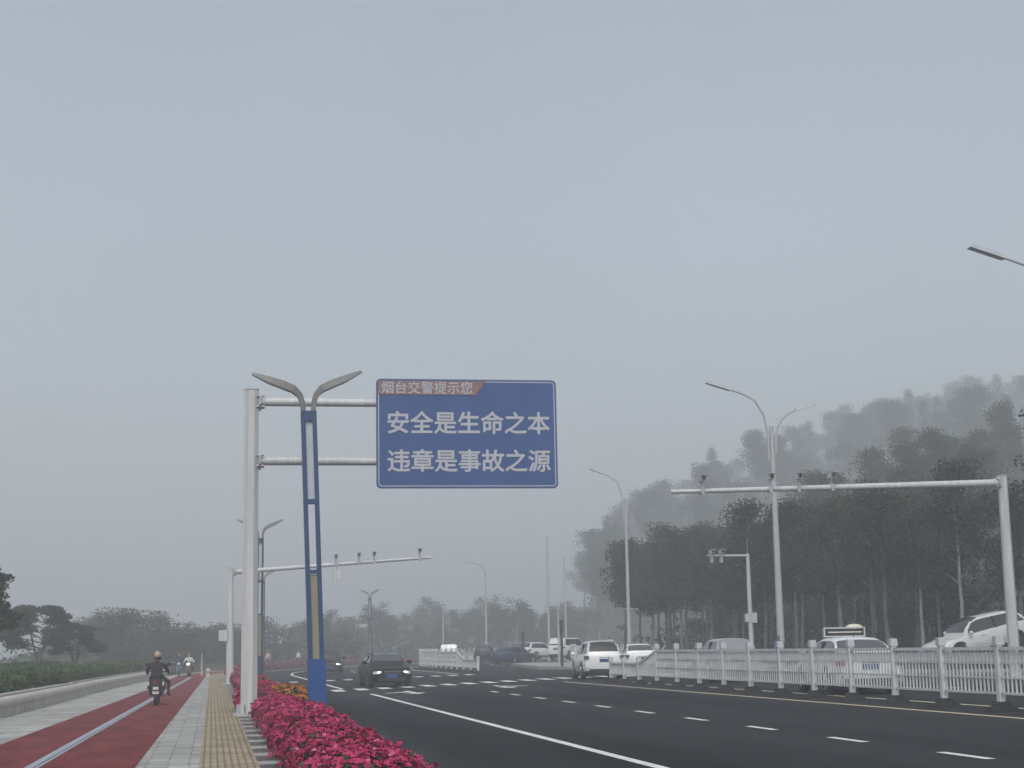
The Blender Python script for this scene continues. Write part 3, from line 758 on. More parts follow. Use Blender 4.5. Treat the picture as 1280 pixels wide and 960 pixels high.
# ------------------------------------------------------------------ flower planters along the left kerb
def flowers_mesh(petal, n, size, seed, L=1.98, W=1.12, H=.62, name='flowers'):
    """blooms of four petals facing outwards, crowded in tufts, with leaves in the gaps between"""
    g = np.random.default_rng(seed); mb = MB()
    nb = n // 4
    th = g.uniform(-.30, 1.0, nb) * math.pi / 2; ph = g.uniform(0, 2 * math.pi, nb)
    def sp(v, e): return np.sign(v) * np.abs(v) ** e
    x = sp(np.cos(ph), .75) * np.cos(th) ** .6; y = sp(np.sin(ph), .75) * np.cos(th) ** .6; z = np.sin(th)
    b = 1 + .085 * np.sin(7 * x + seed) * np.cos(6 * y + seed * 2) + .07 * np.sin(13 * y + 5 * z) + .05 * np.sin(21 * x + 17 * z) + g.normal(size=nb) * .03
    tuft = np.sin(19 * x + seed) * np.sin(23 * y + 2) * np.cos(17 * z) + g.normal(size=nb) * .25
    c = np.stack([x * W / 2 * b, y * L / 2 * b, .27 + z * (H - .27) * b], 1)
    nn = np.stack([x / W, y / L, z / (H - .2) * .6], 1); nn /= np.linalg.norm(nn, axis=1)[:, None]
    nn += g.normal(size=nn.shape) * .45; nn /= np.linalg.norm(nn, axis=1)[:, None]
    leaf = tuft < -.34
    for sel, mi in ((~leaf, 0), (leaf, 1)):
        C = c[sel] * (1 if mi == 0 else .965); Nn = nn[sel]; m = len(C)
        if not m: continue
        t = np.cross(Nn, g.normal(size=Nn.shape)); t /= np.linalg.norm(t, axis=1)[:, None]; u = np.cross(Nn, t)
        sz = (g.uniform(.75, 1.3, m) * size * (1.0 if mi == 0 else 1.15))[:, None]
        light = g.uniform(size=m) < .05
        for k in range(4):
            a = k * math.pi / 2 + g.uniform(-.25, .25, m)
            d = t * np.cos(a)[:, None] + u * np.sin(a)[:, None]; e = -t * np.sin(a)[:, None] + u * np.cos(a)[:, None]
            up = Nn * g.uniform(.1, .5, m)[:, None]
            P4 = np.stack([C, C + (d * .75 - e * .62 + up * .4) * sz, C + (d * 1.35 + up) * sz, C + (d * .75 + e * .62 + up * .4) * sz], 1).reshape(-1, 3)
            q = len(mb.v); mb.v += [tuple(v) for v in P4.tolist()]
            mb.f += [(q + 4 * i, q + 4 * i + 1, q + 4 * i + 2, q + 4 * i + 3) for i in range(m)]
            mb.m += [1] * m if mi else [2 if light[i] else 0 for i in range(m)]
    mb.ball((0, 0, .25), (W / 2 * .88, L / 2 * .90, (H - .27) * .88), n=14, mi=1)
    return mb.mesh(name, [petal, M['leaf_flower'], M['petal_light'] if petal is M['petal_magenta'] else petal])
BOX = MB().box((0, 0, .13), (.62, 1.45, .22), taper=1.12).box((0, 0, .02), (.5, 1.2, .05)).mesh('planter_box', M['planter_box'])
FN = [flowers_mesh(M['petal_magenta'], 11000, .024, 11 + k) for k in range(3)]
FM = [flowers_mesh(M['petal_magenta'], 5200, .033, 21 + k, H=.60) for k in range(3)]
FF = [flowers_mesh(M['petal_red'], 1200, .075, 31 + k, H=.62) for k in range(2)]
FP_ = [flowers_mesh(M['petal_pink'], 1200, .075, 51 + k, H=.62) for k in range(2)]
FO = [flowers_mesh(M['petal_orange'], 4400, .033, 41 + k, L=2.0, W=1.05, H=.62) for k in range(2)]
def planter(me, loc, rz, label, group, sc=1.0):
    t = thing('flower_planter', label, 'flower planter', loc, rz, group)
    link('planter_box', BOX, t); f = link('flowers', me, t); f.rotation_euler = (0, 0, 0); f.scale = (1, 1, sc)
    return t
near_labels = ['nearest magenta flower planter, cut by the bottom edge', 'second magenta flower planter from the bottom edge, widest in view', 'third magenta flower planter, just short of the blue lamp',
               'magenta flower planter on the kerb side of the blue lamp base', 'magenta flower planter just beyond the blue lamp base', 'magenta flower planter left of the orange marigolds',
               'magenta flower planter at the foot of the white sign pole', 'magenta flower planter just beyond the white sign pole']
for k in range(44):
    s = 15.3 + PITCH * k
    if s > 108: break
    if abs(s - 84.3) < .9: continue
    lab = near_labels[(k - 1)] if 1 <= k <= len(near_labels) else None
    u = 1.5 + prng.uniform(-.05, .05)
    if k == 0: lab = 'magenta flower planter half hidden below the nearest one at the bottom edge'
    u += .13 if 39.5 < s < 44 or 82 < s < 86.5 else 0
    if 41.5 < s < 48: u = 1.22
    me = FN[k % 3] if s < 34 else (FM[k % 3] if s < 58 else FF[k % 2])
    planter(me, (u, s, 0), prng.uniform(-.04, .04) + (math.pi if k % 2 else 0), lab or ('magenta flower planter in the row beyond the sign pole' if s < 58 else 'red flower planter in the row before the left camera gantry'),
            'magenta flower planters along the kerb' if s < 58 else 'red flower planters farther along the kerb', prng.uniform(.92, 1.08) * (.84 if 33 < s < 41.5 else 1))
for k, (s, lab) in enumerate(((43.8, 'orange marigold planter on the road side, nearer of the two'), (46.0, 'orange marigold planter on the road side, farther of the two'))):
    planter(FO[k], (2.06, s, .0), 0.05, lab, 'orange marigold planters beside the magenta ones', 1.0)
for k in range(46):
    s = 111 + 2.2 * k; p = P(s, 1.5)
    planter(FP_[k % 2], (p.x, p.y, 0), heading(s), 'faded pink flower planter in the long row on the far bend', 'pink flower planters on the far bend', prng.uniform(.85, 1.1))

# ------------------------------------------------------------------ trees
def limb(mb, a, b, r0, r1, g, n=5, sag=.0, k=6, wob=.025):
    a = Vector(a); b = Vector(b); pts = []; L = (b - a).length
    for i in range(n + 1):
        f = i / n; p = a.lerp(b, f)
        if 0 < i < n: p += Vector(g.normal(size=3) * L * wob)
        p.z += sag * math.sin(f * math.pi) * L; pts.append(p)
    mb.tube(pts, [r0 + (r1 - r0) * i / n for i in range(n + 1)], k); return pts
def tree_meshes(kind, seed):
    g = np.random.default_rng(seed); tr = MB(); cr = MB()
    if kind == 'tall':                                        # pale straight trunk, ragged crown high up
        H = g.uniform(9.5, 11.5); base = g.uniform(4.6, 5.6)
        limb(tr, (0, 0, -.4), (g.normal() * .3, g.normal() * .3, H * .9), .17, .03, g, 8, k=8, wob=.004)
        cs = []
        for i in range(17):
            z = base + (H - base) * (i + .5) / 17; a = g.uniform(0, 6.28); rr = (2.0 - 1.3 * ((z - base) / (H - base)) ** 1.5) * g.uniform(.35, 1.35)
            e = (math.cos(a) * rr, math.sin(a) * rr, z + .5 * rr); limb(tr, (0, 0, z - .5), e, .05, .012, g, 4, k=5)
            cs += [e, (e[0] * .5, e[1] * .5, z + .2)]
        cs += [(g.normal() * .3, g.normal() * .3, H - .1), (g.normal() * .4, g.normal() * .4, H - .8)]
        n_ = 300; sz = .105; sp = (.52, .52, .36); lm = 'leaf_wood'; bk = 'bark_pale'
    elif kind == 'broad':                                     # rounder, leafy from low down
        H = g.uniform(7.5, 9.5)
        limb(tr, (0, 0, -.4), (g.normal() * .3, g.normal() * .3, H * .75), .17, .05, g, 7, k=8, wob=.008)
        cs = []
        for i in range(30):
            v = g.normal(size=3); v /= np.linalg.norm(v); q = g.uniform(.5, 1) ** .5
            e = (v[0] * 2.3 * q, v[1] * 2.3 * q, H * .56 + v[2] * H * .40 * q); cs.append(e)
            if i % 2 == 0: limb(tr, (0, 0, max(1.2, e[2] - 1.6)), e, .05, .012, g, 4, k=5)
        n_ = 290; sz = .11; sp = (.52, .52, .36); lm = 'leaf_wood'; bk = 'bark_pale'
    elif kind == 'spire':                                     # narrow conifer
        H = g.uniform(10.5, 12.5)
        limb(tr, (0, 0, -.4), (0, 0, H), .15, .02, g, 6, k=7)
        cs = []
        for i in range(34):
            z = 1.2 + (H - 1.2) * i / 34; rr = 1.35 * (1 - (z / (H + .4))) + .12; a = i * 2.4
            cs.append((math.cos(a) * rr, math.sin(a) * rr, z - .15 * rr))
        n_ = 150; sz = .10; sp = (.34, .34, .26); lm = 'leaf_pine'; bk = 'bark_dark'
    elif kind == 'bushy':                                     # far belt: crown down to the ground
        H = g.uniform(5.6, 7.6)
        limb(tr, (0, 0, -.4), (g.normal() * .3, 0, H * .7), .16, .05, g, 5, k=6)
        cs = []
        for i in range(28):
            v = g.normal(size=3); v /= np.linalg.norm(v); q = g.uniform(.35, 1) ** .5
            cs.append((v[0] * 2.5 * q, v[1] * 2.5 * q, H * .5 + v[2] * H * .46 * q))
        n_ = 200; sz = .13; sp = (.72, .72, .5); lm = 'leaf_far'; bk = 'bark_dark'
    cs = np.array(cs); pts = np.repeat(cs, n_, 0) + np.clip(g.normal(size=(len(cs) * n_, 3)), -1.7, 1.7) * np.array(sp)
    w_ = np.repeat(g.uniform(.25, 1.0, len(cs)), n_); pts = pts[(pts[:, 2] > .3) & (g.uniform(size=len(pts)) < w_)]
    cr.quads(pts, g.uniform(.6, 1.35, len(pts)) * sz, g)
    return tr.mesh('trunk', M[bk], smooth=60), cr.mesh('crown', M[lm])
LIB = {k: [tree_meshes(k, 100 + 10 * j + i) for i in range(n)] for j, (k, n) in enumerate((('tall', 5), ('broad', 4), ('spire', 3), ('bushy', 4)))}
TR = random.Random(11)
def tree(name, kind, x, y, z, label, group, sc=1.0, i=None):
    tm, cm = LIB[kind][i if i is not None else TR.randrange(len(LIB[kind]))]
    t = thing(name, label, 'tree', (x, y, z), TR.uniform(0, 6.28), group); q = sc * TR.uniform(.9, 1.1)
    t.scale = (q * TR.uniform(.9, 1.1), q, q)
    link('trunk', tm, t); link('crown', cm, t)
    return t
def wood_z(x, y): return ground_z(x, y) + .1
n_wood = 0
# front rows of the wood on the right
for row, (u, step, s0, s1) in enumerate(((32.6, 3.0, 46, 134), (35.6, 3.4, 48, 134), (39.5, 5.0, 64, 136))):
    s = s0
    while s < s1:
        q_ = P(s, u); x, y = q_.x + TR.uniform(-1, 1), q_.y + TR.uniform(-.9, .9)
        if 57 < y < 71.5 and x < 37.5:
            s += step; continue
        tree('roadside_tree', 'tall' if row < 2 or TR.random() < .35 else 'broad', x, y, (zr(28) + .2) if u < 37 else wood_z(x, y),
             'pale-trunked tree in the front rows of the wood along the right kerb' if row < 2 else 'tree standing just behind the pale-trunked front rows of the wood',
             'front rows of the wood' if row < 2 else 'trees behind the front rows', .76 if row < 2 else .82)
        n_wood += 1; s += step * TR.uniform(.85, 1.15)
# trees on the level behind and climbing the hillside
for (y0, y1, sp) in ((76, 118, 7.6), (118, 168, 8.4), (168, 245, 10.2), (245, 360, 12.2), (360, 570, 16.8)):
    y = y0
    while y < y1:
        xhi = .545 * y
        x = max(.238 * y, 43.0) + TR.uniform(0, .6) * sp
        while x < xhi:
            xx, yy = x + TR.uniform(-.4, .4) * sp, y + TR.uniform(-.4, .4) * sp
            s_, u_ = inv(xx, yy)
            if u_ > 40 or u_ < -12 or s_ > 316:
                k = TR.random()
                tree('hillside_tree', 'spire' if k < .14 else ('tall' if k < .62 else 'broad'), xx, yy, wood_z(xx, yy) - .2, 'tree on the wooded hillside, fading into the fog', 'trees on the wooded hillside', (.88 if yy < 130 else 1.0) + .9 * min(1, max(0, (yy - 130) / 320)))
                n_wood += 1
            x += sp * TR.uniform(.8, 1.2)
        y += sp * 1.3
# the far belt across the bend and behind the path on the left
n_far = 0
for (ya, yb, xpa, xpb, n, kind, sc) in ((150, 185, 112, 330, 20, 'bushy', .76), (190, 235, 95, 430, 18, 'bushy', .92), (250, 290, 380, 720, 20, 'broad', .95), (290, 340, 420, 760, 14, 'broad', 1.15), (225, 260, 640, 740, 8, 'broad', .9)):
    for k in range(n):
        y = TR.uniform(ya, yb); px = xpa + (xpb - xpa) * (k + TR.uniform(.1, .9)) / n; x = (px - 265) / 2000 * y
        s_, u_ = inv(x, y)
        if -6.5 < u_ < 35: continue
        tree('distant_tree', kind, x, y, .25, 'distant tree in the dim belt closing off the far bend', 'distant trees beyond the bend', sc * TR.uniform(.8, 1.15)); n_far += 1
open('/tmp/n.txt', 'w').write('%d %d' % (n_wood, n_far))
# undergrowth that closes the far belt and the wood at ground level
def undergrowth(name, label, pts, seed, n, size, h, m):
    g = np.random.default_rng(seed); pts = np.array(pts); k = g.integers(0, len(pts), n)
    c = pts[k] + g.normal(size=(n, 3)) * np.array([2.2, 2.2, 0]); c[:, 2] += np.abs(g.normal(size=n)) * h
    mb = MB().quads(c, g.uniform(.6, 1.4, n) * size, g); return tag(mb.build(name, M[m]), label, 'undergrowth', kind='stuff')
pts = []
for k in range(500):
    y = TR.uniform(165, 330); px = TR.uniform(60, 740); x = (px - 265) / 2000 * y; s_, u_ = inv(x, y)
    if u_ < -9 or u_ > 36: pts.append((x, y, .3))
undergrowth('undergrowth', 'dim undergrowth below the distant trees across the bend', pts, 7, 26000, .34, 1.0, 'leaf_far')
pts = []
for k in range(1500):
    y = 58 + 510 * TR.random() ** 1.2; x = TR.uniform(max(.24 * y, 40), 40 + .5 * y)
    s_, u_ = inv(x, y)
    if u_ > 38 or u_ < -12: pts.append((x, y, ground_z(x, y)))
undergrowth('undergrowth', 'dark undergrowth on the floor of the hillside wood', pts, 8, 60000, .42, 1.3, 'leaf_wood')

# spreading pines on the left
def pine(label, x, y, z, H, W, seed, lean):
    g = np.random.default_rng(seed)
    t = thing('spreading_pine', label, 'pine tree', (x, y, z), 0, 'spreading pines on the left')
    tr = MB(); top = (lean * W * .3, 0, H * .86)
    limb(tr, (0, 0, -.3), top, .15, .05, g, 7, k=8); limb(tr, (-.02, 0, .3), (-lean * W * .25, .2, H * .72), .10, .04, g, 6, k=7)
    pads = []
    for i in range(15):
        z_ = H * (.40 + .58 * (i / 14.)); sd = 1 if i % 2 else -1; rr = W / 2 * (1.05 - .62 * (i / 14.) ** 1.6) * g.uniform(.45, 1)
        c = (sd * rr + lean * .3 * i / 14., g.uniform(-.6, .6) * rr, z_); pads.append((c, g.uniform(.55, .95) * W * .22))
        limb(tr, (lean * W * .12 * i / 14., 0, max(.9, z_ - .55)), (c[0] * .85, c[1] * .85, c[2] - .08), .05, .018, g, 4, k=5)
    pads.append(((lean * W * .28, 0, H * .97), W * .16))
    cr = MB(); allp = []
    for c, r in pads:
        n = int(900 * (r / .9) ** 1.3)
        v = g.normal(size=(n, 3)); v /= np.linalg.norm(v, axis=1)[:, None]; q = g.uniform(.1, 1, n) ** .5
        allp.append(np.array(c) + v * q[:, None] * np.array([r * 1.25, r * 1.25, r * .42]))
    p = np.concatenate(allp); cr.quads(p, g.uniform(.6, 1.3, len(p)) * .075, g, flat=.0, elong=1.3)
    tr.build('trunk', M['bark_dark'], t, smooth=60); cr.build('crown', M['leaf_pine'], t)
pine('pine at the left edge, only the tips of its branches in view', -10.0, 68, .8, 4.6, 4.4, 201, .4)
pine('forked pine with flat dark pads standing behind the hedges', -11.2, 110, .8, 3.9, 4.6, 202, .5)
pine('smaller pine right of the forked one, leaning right', -9.1, 112, .75, 2.75, 3.0, 203, .6)

# ------------------------------------------------------------------ vehicles
M['glass_mid'] = mat('glass_mid', (.07, .075, .085), rough=.15, spec=.8)
def skin_strip(mb, secs, mi=0, cap=True):
    n = len(secs[0]); vs = [p for s in secs for p in s]; fs = []
    for i in range(len(secs) - 1):
        for k in range(n - 1): fs.append((i * n + k, i * n + n + k, i * n + n + k + 1, i * n + k + 1))
    if cap: fs += [tuple(range(n)), tuple(reversed(range((len(secs) - 1) * n, len(secs) * n)))]
    return mb.add(vs, fs, mi)
def body_section(x, w, zb, zt, bulge=.035):
    h = zt - zb
    half = [(0, zb), (w * .80, zb), (w * .95, zb + .06 * h), (w, zb + .28 * h), (w + bulge * .25, zb + .52 * h), (w * .985, zb + .78 * h), (w * .93, zt - .03), (w * .84, zt), (w * .4, zt + .02), (0, zt + .025)]
    return [(x, -y, z) for y, z in half] + [(x, y, z) for y, z in reversed(half[1:-1])] + [(x, -half[0][0], half[0][1])]

def wheel_meshes(r, wd, rim='rim'):
    ty = MB().tube([(0, -wd / 2, 0), (0, -wd / 2 + .03, 0), (0, wd / 2 - .03, 0), (0, wd / 2, 0)], [r * .93, r, r, r * .93], 22).mesh('tyre', M['tyre'], smooth=40)
    rm = MB()
    rm.tube([(0, -wd / 2 - .004, 0), (0, wd / 2 + .004, 0)], r * .66, 18)
    for k in range(5):
        a = k * 2 * math.pi / 5
        for sy in (-1, 1): rm.box((math.cos(a) * r * .36, sy * (wd / 2 + .010), math.sin(a) * r * .36), (r * .52, .016, r * .14), ry=-a)
    return ty, rm.mesh('rim', [M[rim]])

KINDS = {
 # L, W, H, wheelbase half, wheel radius, ground clearance; body stations (x fraction of L/2, half width, bottom, top); glasshouse x: rear base, rear top, front top, front base; roof half width factor
 'saloon': dict(L=4.9, W=1.86, H=1.47, wb=1.42, wr=.335, zb=.20, st=[(-1, .66, .42, .86), (-.985, .80, .34, .93), (-.93, .90, .26, .98), (-.6, .93, .22, 1.0), (-.2, .93, .20, .97), (.35, .93, .20, .96), (.62, .92, .22, .90), (.86, .90, .24, .82), (.96, .82, .25, .74), (1, .68, .32, .64)], g=(-.80, -.40, .06, .42), gw=(.80, .62)),
 'suv': dict(L=4.6, W=1.84, H=1.69, wb=1.33, wr=.36, zb=.24, st=[(-1, .72, .48, 1.02), (-.985, .84, .36, 1.08), (-.93, .90, .30, 1.11), (-.5, .92, .26, 1.08), (.1, .92, .25, 1.05), (.42, .92, .25, 1.02), (.66, .91, .27, .98), (.88, .88, .29, .90), (.97, .80, .31, .80), (1, .68, .38, .68)], g=(-.97, -.70, .10, .44), gw=(.82, .60)),
 'cross': dict(L=4.7, W=1.88, H=1.62, wb=1.38, wr=.37, zb=.24, st=[(-1, .72, .50, .98), (-.985, .84, .38, 1.05), (-.92, .91, .30, 1.09), (-.5, .94, .26, 1.05), (.1, .94, .25, .99), (.42, .94, .25, .97), (.66, .92, .27, .93), (.87, .89, .29, .84), (.96, .80, .30, .74), (1, .68, .38, .64)], g=(-.95, -.60, .02, .46), gw=(.80, .60)),
 'van': dict(L=4.9, W=1.84, H=1.86, wb=1.5, wr=.34, zb=.24, st=[(-1, .74, .46, 1.10), (-.985, .84, .36, 1.16), (-.93, .90, .30, 1.18), (-.5, .92, .26, 1.16), (.1, .92, .25, 1.13), (.5, .92, .25, 1.10), (.74, .91, .27, 1.04), (.91, .88, .29, .94), (.975, .80, .31, .84), (1, .70, .38, .72)], g=(-.97, -.90, .34, .66), gw=(.84, .72)),
}
WCACHE = {}
def car(name, label, cat, loc, rz, kind, pt, group=None, lights=False, glass='glass', tail='tail_red', pitch=0.0, rails=False, plate='plate_blue', rim='rim', rear_glass=None):
    K = KINDS[kind]; L, W, H = K['L'], K['W'], K['H']; hl = L / 2; k_ = W / 2 / .93
    t = thing(name, label, cat, loc, rz, group); t.rotation_euler = (0, pitch, rz)
    mb = MB()
    skin_strip(mb, [body_section(f * hl, w_ * k_, zb, zt) for f, w_, zb, zt in K['st']])
    body = mb.build('body', M[pt], t, smooth=38)
    def belt(f): return float(np.interp(f, [s[0] for s in K['st']], [s[3] for s in K['st']]))
    def hw(f): return float(np.interp(f, [s[0] for s in K['st']], [s[1] for s in K['st']])) * k_
    rb, rt, ft, fb = K['g']; gb, gt = K['gw']
    # glasshouse in paint: sections along x
    secs = []
    N = 12
    for i in range(N + 1):
        f = rb + (fb - rb) * i / N
        if f < rt: q = (f - rb) / (rt - rb)
        elif f > ft: q = (fb - f) / (fb - ft)
        else: q = 1.0
        q = max(0.0, min(1, q)); q = math.sin(q * math.pi / 2) ** .75 if q < 1 else 1
        zb_ = belt(f) - .02; z = zb_ + (H - belt(f)) * q + .02
        crown = .035 * (1 - ((f - (rt + ft) / 2) / (ft - rt)) ** 2) if rt <= f <= ft else 0
        z = min(z, H - .035) + crown * q
        wb_ = min(gb * k_, hw(f) * .9) * (.94 if i in (0, N) else 1); wt = wb_ + (gt * k_ - wb_) * q
        half = [(wb_, zb_), (wb_ + (wt - wb_) * .55, zb_ + (z - zb_) * .55), (wt, z - .05 * q), (wt * .86, z - .008 * q), (wt * .45, z + .012 * q)]
        secs.append([(f * hl, -a, b) for a, b in half] + [(f * hl, 0, z + .018 * q)] + [(f * hl, a, b) for a, b in reversed(half)])
    cabin = MB(); skin_strip(cabin, secs); cabin.build('cabin', M[pt], t, smooth=50)
    # panes set just proud of the cabin
    def lerp3(a, b, q): return tuple(a[i] + (b[i] - a[i]) * q for i in range(3))
    def pane(nm, f0, f1, idx0, idx1, push, m):
        """a glass sheet following the cabin's own sections between f0 and f1"""
        rows = []
        for j in range(6):
            f = f0 + (f1 - f0) * j / 5; p = (f - rb) / (fb - rb) * N; a = int(min(N - 1, max(0, math.floor(p)))); q = p - a
            row = [Vector(lerp3(secs[a][i], secs[a + 1][i], q)) + Vector(push) for i in range(idx0, idx1 + 1)]
            rows.append([(v_.x, v_.y * .945, v_.z + .004) for v_ in row])
        mb = MB(); skin_strip(mb, rows, cap=False); return mb.build(nm, M[m], t, smooth=60)
    def side(nm, sy):
        rows = []; a0, a1 = rb + .10, fb - .13
        for j in range(11):
            f = a0 + (a1 - a0) * j / 10; p = (f - rb) / (fb - rb) * N; a = int(min(N - 1, max(0, math.floor(p)))); q = p - a
            lo = lerp3(secs[a][0], secs[a + 1][0], q); hi = lerp3(secs[a][2], secs[a + 1][2], q)
            mid = lerp3(secs[a][1], secs[a + 1][1], q)
            e = .16
            lo2 = (lo[0], lo[1] + (mid[1] - lo[1]) * e, lo[2] + (mid[2] - lo[2]) * e + .02); hi2 = (hi[0], mid[1] + (hi[1] - mid[1]) * .86, mid[2] + (hi[2] - mid[2]) * .86)
            if j in (0, 10):
                hi2 = (hi2[0], hi2[1] + (lo2[1] - hi2[1]) * .45, hi2[2] + (lo2[2] - hi2[2]) * .45)
            rows.append([(p_[0], sy * (abs(p_[1]) + .006), p_[2]) for p_ in ((lo2, mid, hi2) if sy < 0 else (hi2, mid, lo2))])
        mb = MB(); skin_strip(mb, rows, cap=False); o = mb.build(nm, M['glass'], t, smooth=60)
        fx = (rt + ft) / 2 + .03; zz = belt(fx)
        MB().box((fx * hl, sy * (gb * k_ * .90 + .004), zz + (H - zz) * .42), (.09, .05, (H - zz) * .78), rx=sy * .22).build('door_pillar', M['black_trim'], o)
    side('side_window', -1); side('side_window', 1)
    dz = .006
    pane('windscreen', ft + (.01 if kind != 'van' else .0), fb - .055, 2, 8, (.012, 0, dz + .004), glass)
    pane('rear_window', rb + .055 if kind == 'saloon' else rb + .035, rt - (.17 if kind == 'saloon' else .06), 2, 8, (-.012, 0, dz + .004), rear_glass or 'glass')
    # wheels and arches
    key = (K['wr'], rim)
    if key not in WCACHE: WCACHE[key] = wheel_meshes(K['wr'], .22, rim)
    ty, rm = WCACHE[key]
    for sx in (-1, 1):
        for sy in (-1, 1):
            x = sx * K['wb']; yw = hw(x / hl)
            wh = thing('wheel', None, None, (x, sy * (yw - .085), K['wr'])); wh.parent = t
            link('tyre', ty, wh); link('rim', rm, wh)
            MB().tube([(x, sy * (yw - .10), K['wr'] + .02), (x, sy * (yw + .014), K['wr'] + .02)], K['wr'] * 1.17, 22).build('wheel_arch', M['black_trim'], t, smooth=40)
    skirt = MB().box((0, 0, K['zb'] + .02), (L * .80, W * .93, .14)).box((0, 0, K['zb'] + .05), (K['wb'] * 2 - K['wr'] * 2.5, W * 1.012, .12))
    skirt.build('underbody', M['black_trim'], t)
    # front
    zf = belt(.97)
    MB().box((hl - .035, 0, zf - .13), (.10, W * .40, .17), taper=.94).build('grille', M['black_trim'], t)
    MB().box((hl - .02, 0, zf - .035), (.09, W * .44, .022)).box((hl + .012, 0, zf - .13), (.012, W * .36, .012)).build('grille_trim', M['chrome'], t)
    MB().box((hl - .05, 0, K['zb'] + .15), (.12, W * .62, .13)).build('lower_grille', M['black_trim'], t)
    for sy in (-1, 1):
        h = MB().box((hl - .115, sy * W * .345, zf - .085), (.20, W * .19, .115), rz=-sy * .42, taper=.88).build('headlight', M['headlight_off'], t)
        if lights: MB().ball((hl - .045, sy * W * .31, zf - .085), (.05, .16, .06)).build('lamp', M['headlight_on'], h)
    pm = M[plate]
    MB().box((hl + .018, 0, K['zb'] + .28), (.02, .44, .14)).build('number_plate', pm, t)
    # rear
    zr_ = belt(-.96)
    MB().box((-hl - .006, 0, zr_ - (.26 if kind != 'saloon' else .24)), (.02, .44, .14)).build('number_plate', pm, t)
    for sy in (-1, 1):
        MB().box((-hl + .10, sy * W * .385, zr_ - .13), (.20, W * .20, .16), rz=sy * .38, taper=.9).build('tail_light', M[tail], t)
        MB().box((-hl + .075, sy * W * .36, K['zb'] + .26), (.09, .22, .06), rz=sy * .3).build('reflector', M['tail_red'], t)
    MB().box((-hl + .045, 0, K['zb'] + .13), (.14, W * .78, .18), taper=.95).build('rear_bumper_trim', M['black_trim'], t)
    MB().box((-hl + .0, 0, zr_ - .135), (.02, .46, .025)).build('boot_trim', M['chrome'], t)
    for sy in (-1, 1):
        MB().ball((fb * hl - .30, sy * (W / 2 + .085), belt(.3) + .10), (.075, .115, .085)).tube([(fb * hl - .30, sy * (W / 2 - .12), belt(.3) + .05), (fb * hl - .30, sy * (W / 2 + .05), belt(.3) + .08)], .025, 6).build('wing_mirror', M[pt], t, smooth=60)
        MB().box((.15, sy * (W / 2 + .0), belt(0) - .12), (.17, .05, .03)).build('door_handle', M['chrome'] if kind == 'saloon' else M[pt], t)
    if rails:
        for sy in (-1, 1): MB().tube([(rt * hl, sy * gt * k_ * .86, H - .05), (rt * hl + .15, sy * gt * k_ * .86, H + .045), (ft * hl - .2, sy * gt * k_ * .86, H + .045), (ft * hl, sy * gt * k_ * .86, H - .05)], .022, 6).build('roof_rail', M['galv'], t)
        MB().box((rt * hl + .02, 0, H - .015), (.30, W * .56, .035), ry=.05).build('roof_spoiler', M[pt], t)
    return t
FWD = math.pi / 2                                              # drives away from the viewer
def lane(s, u): p = P(s, u); return (p.x, p.y, zr(u) + .004)
car('black_saloon', 'black saloon coming towards us with both headlights lit, on the crossing', 'car', lane(73, 7.65), -FWD + R(2), 'saloon', 'paint_black', lights=True, rim='rim_dark', glass='glass_mid')
car('dark_suv', 'dark SUV coming towards us behind the blue lamp post', 'car', lane(112, 7.9), -FWD - R(3), 'suv', 'paint_dark', lights=True, rim='rim_dark')
car('white_suv', 'white SUV seen from behind at the stepped end of the fence', 'car', lane(72.5, 17.35), FWD - R(5), 'suv', 'paint_white', tail='tail_smoke', rails=True)
car('white_saloon', 'white saloon seen from behind, right of the white SUV', 'car', lane(85, 22.6), FWD - R(9), 'saloon', 'paint_white', tail='tail_smoke', rear_glass='glass_mid')
car('silver_van', 'silver people carrier with a wide pale rear window, only its top above the fence', 'car', lane(60.5, 19.6), FWD - R(6), 'cross', 'paint_silver', glass='glass_pale', rear_glass='glass_pale')
taxi = car('taxi', 'white taxi with a dark roof sign, half hidden behind the slatted fence', 'taxi', lane(44.5, 18.05), FWD - R(7), 'saloon', 'paint_white', rear_glass='glass_mid')
taxi.scale = (1.05, 1.05, 1.06)
sg = MB().box((.05, 0, 1.62), (.16, 1.04, .20)).build('roof_sign', M['black_trim'], taxi)
fr = MB()
for z in (1.735, 1.505): fr.box((.05, 0, z), (.19, 1.16, .035))
for y in (-.56, .56): fr.box((.05, y, 1.62), (.19, .035, .20))
fr.box((.05, .3, 1.475), (.05, .05, .06)).box((.05, -.3, 1.475), (.05, .05, .06)); fr.build('sign_frame', M['pale_grey'], sg)
mb = MB().box((-.0335, .01, 1.62), (.002, .90, .034))
for k in range(12): mb.box((-.036, .42 - k * .076 - (.05 if k > 5 else 0), 1.62), (.006, .045, .03))
mb.build('sign_lamps', M['led_amber'], sg)
MB().ball((.05, -.30, 1.755), (.10, .24, .085)).build('roof_dome', M['lamp_dome'], taxi, smooth=60)
MB().tube([(-.9, .0, 1.46), (-.98, 0, 1.60)], .012, 5).build('aerial', M['black_trim'], taxi)
car('pearl_crossover', 'pearl white crossover nosing down the ramp at the right edge', 'car', (32.2, 64.5, .92), math.pi + R(6), 'cross', 'paint_pearl', pitch=R(10), rails=False, rim='rim_dark')
car('far_dark_suv', 'dark SUV driving away in the distance, beyond the crossing', 'car', lane(156.5, 20.5), FWD + heading(156), 'suv', 'paint_dark')
car('far_blue_car', 'dark bluish car on the far bend beside the kerbed island', 'car', lane(143, 23.6), FWD + heading(143) - R(35), 'saloon', 'paint_blue')
car('far_white_car', 'small white car beyond the kerbed island', 'car', (33.4, 166, .40), FWD - R(50), 'suv', 'paint_white', tail='tail_smoke')
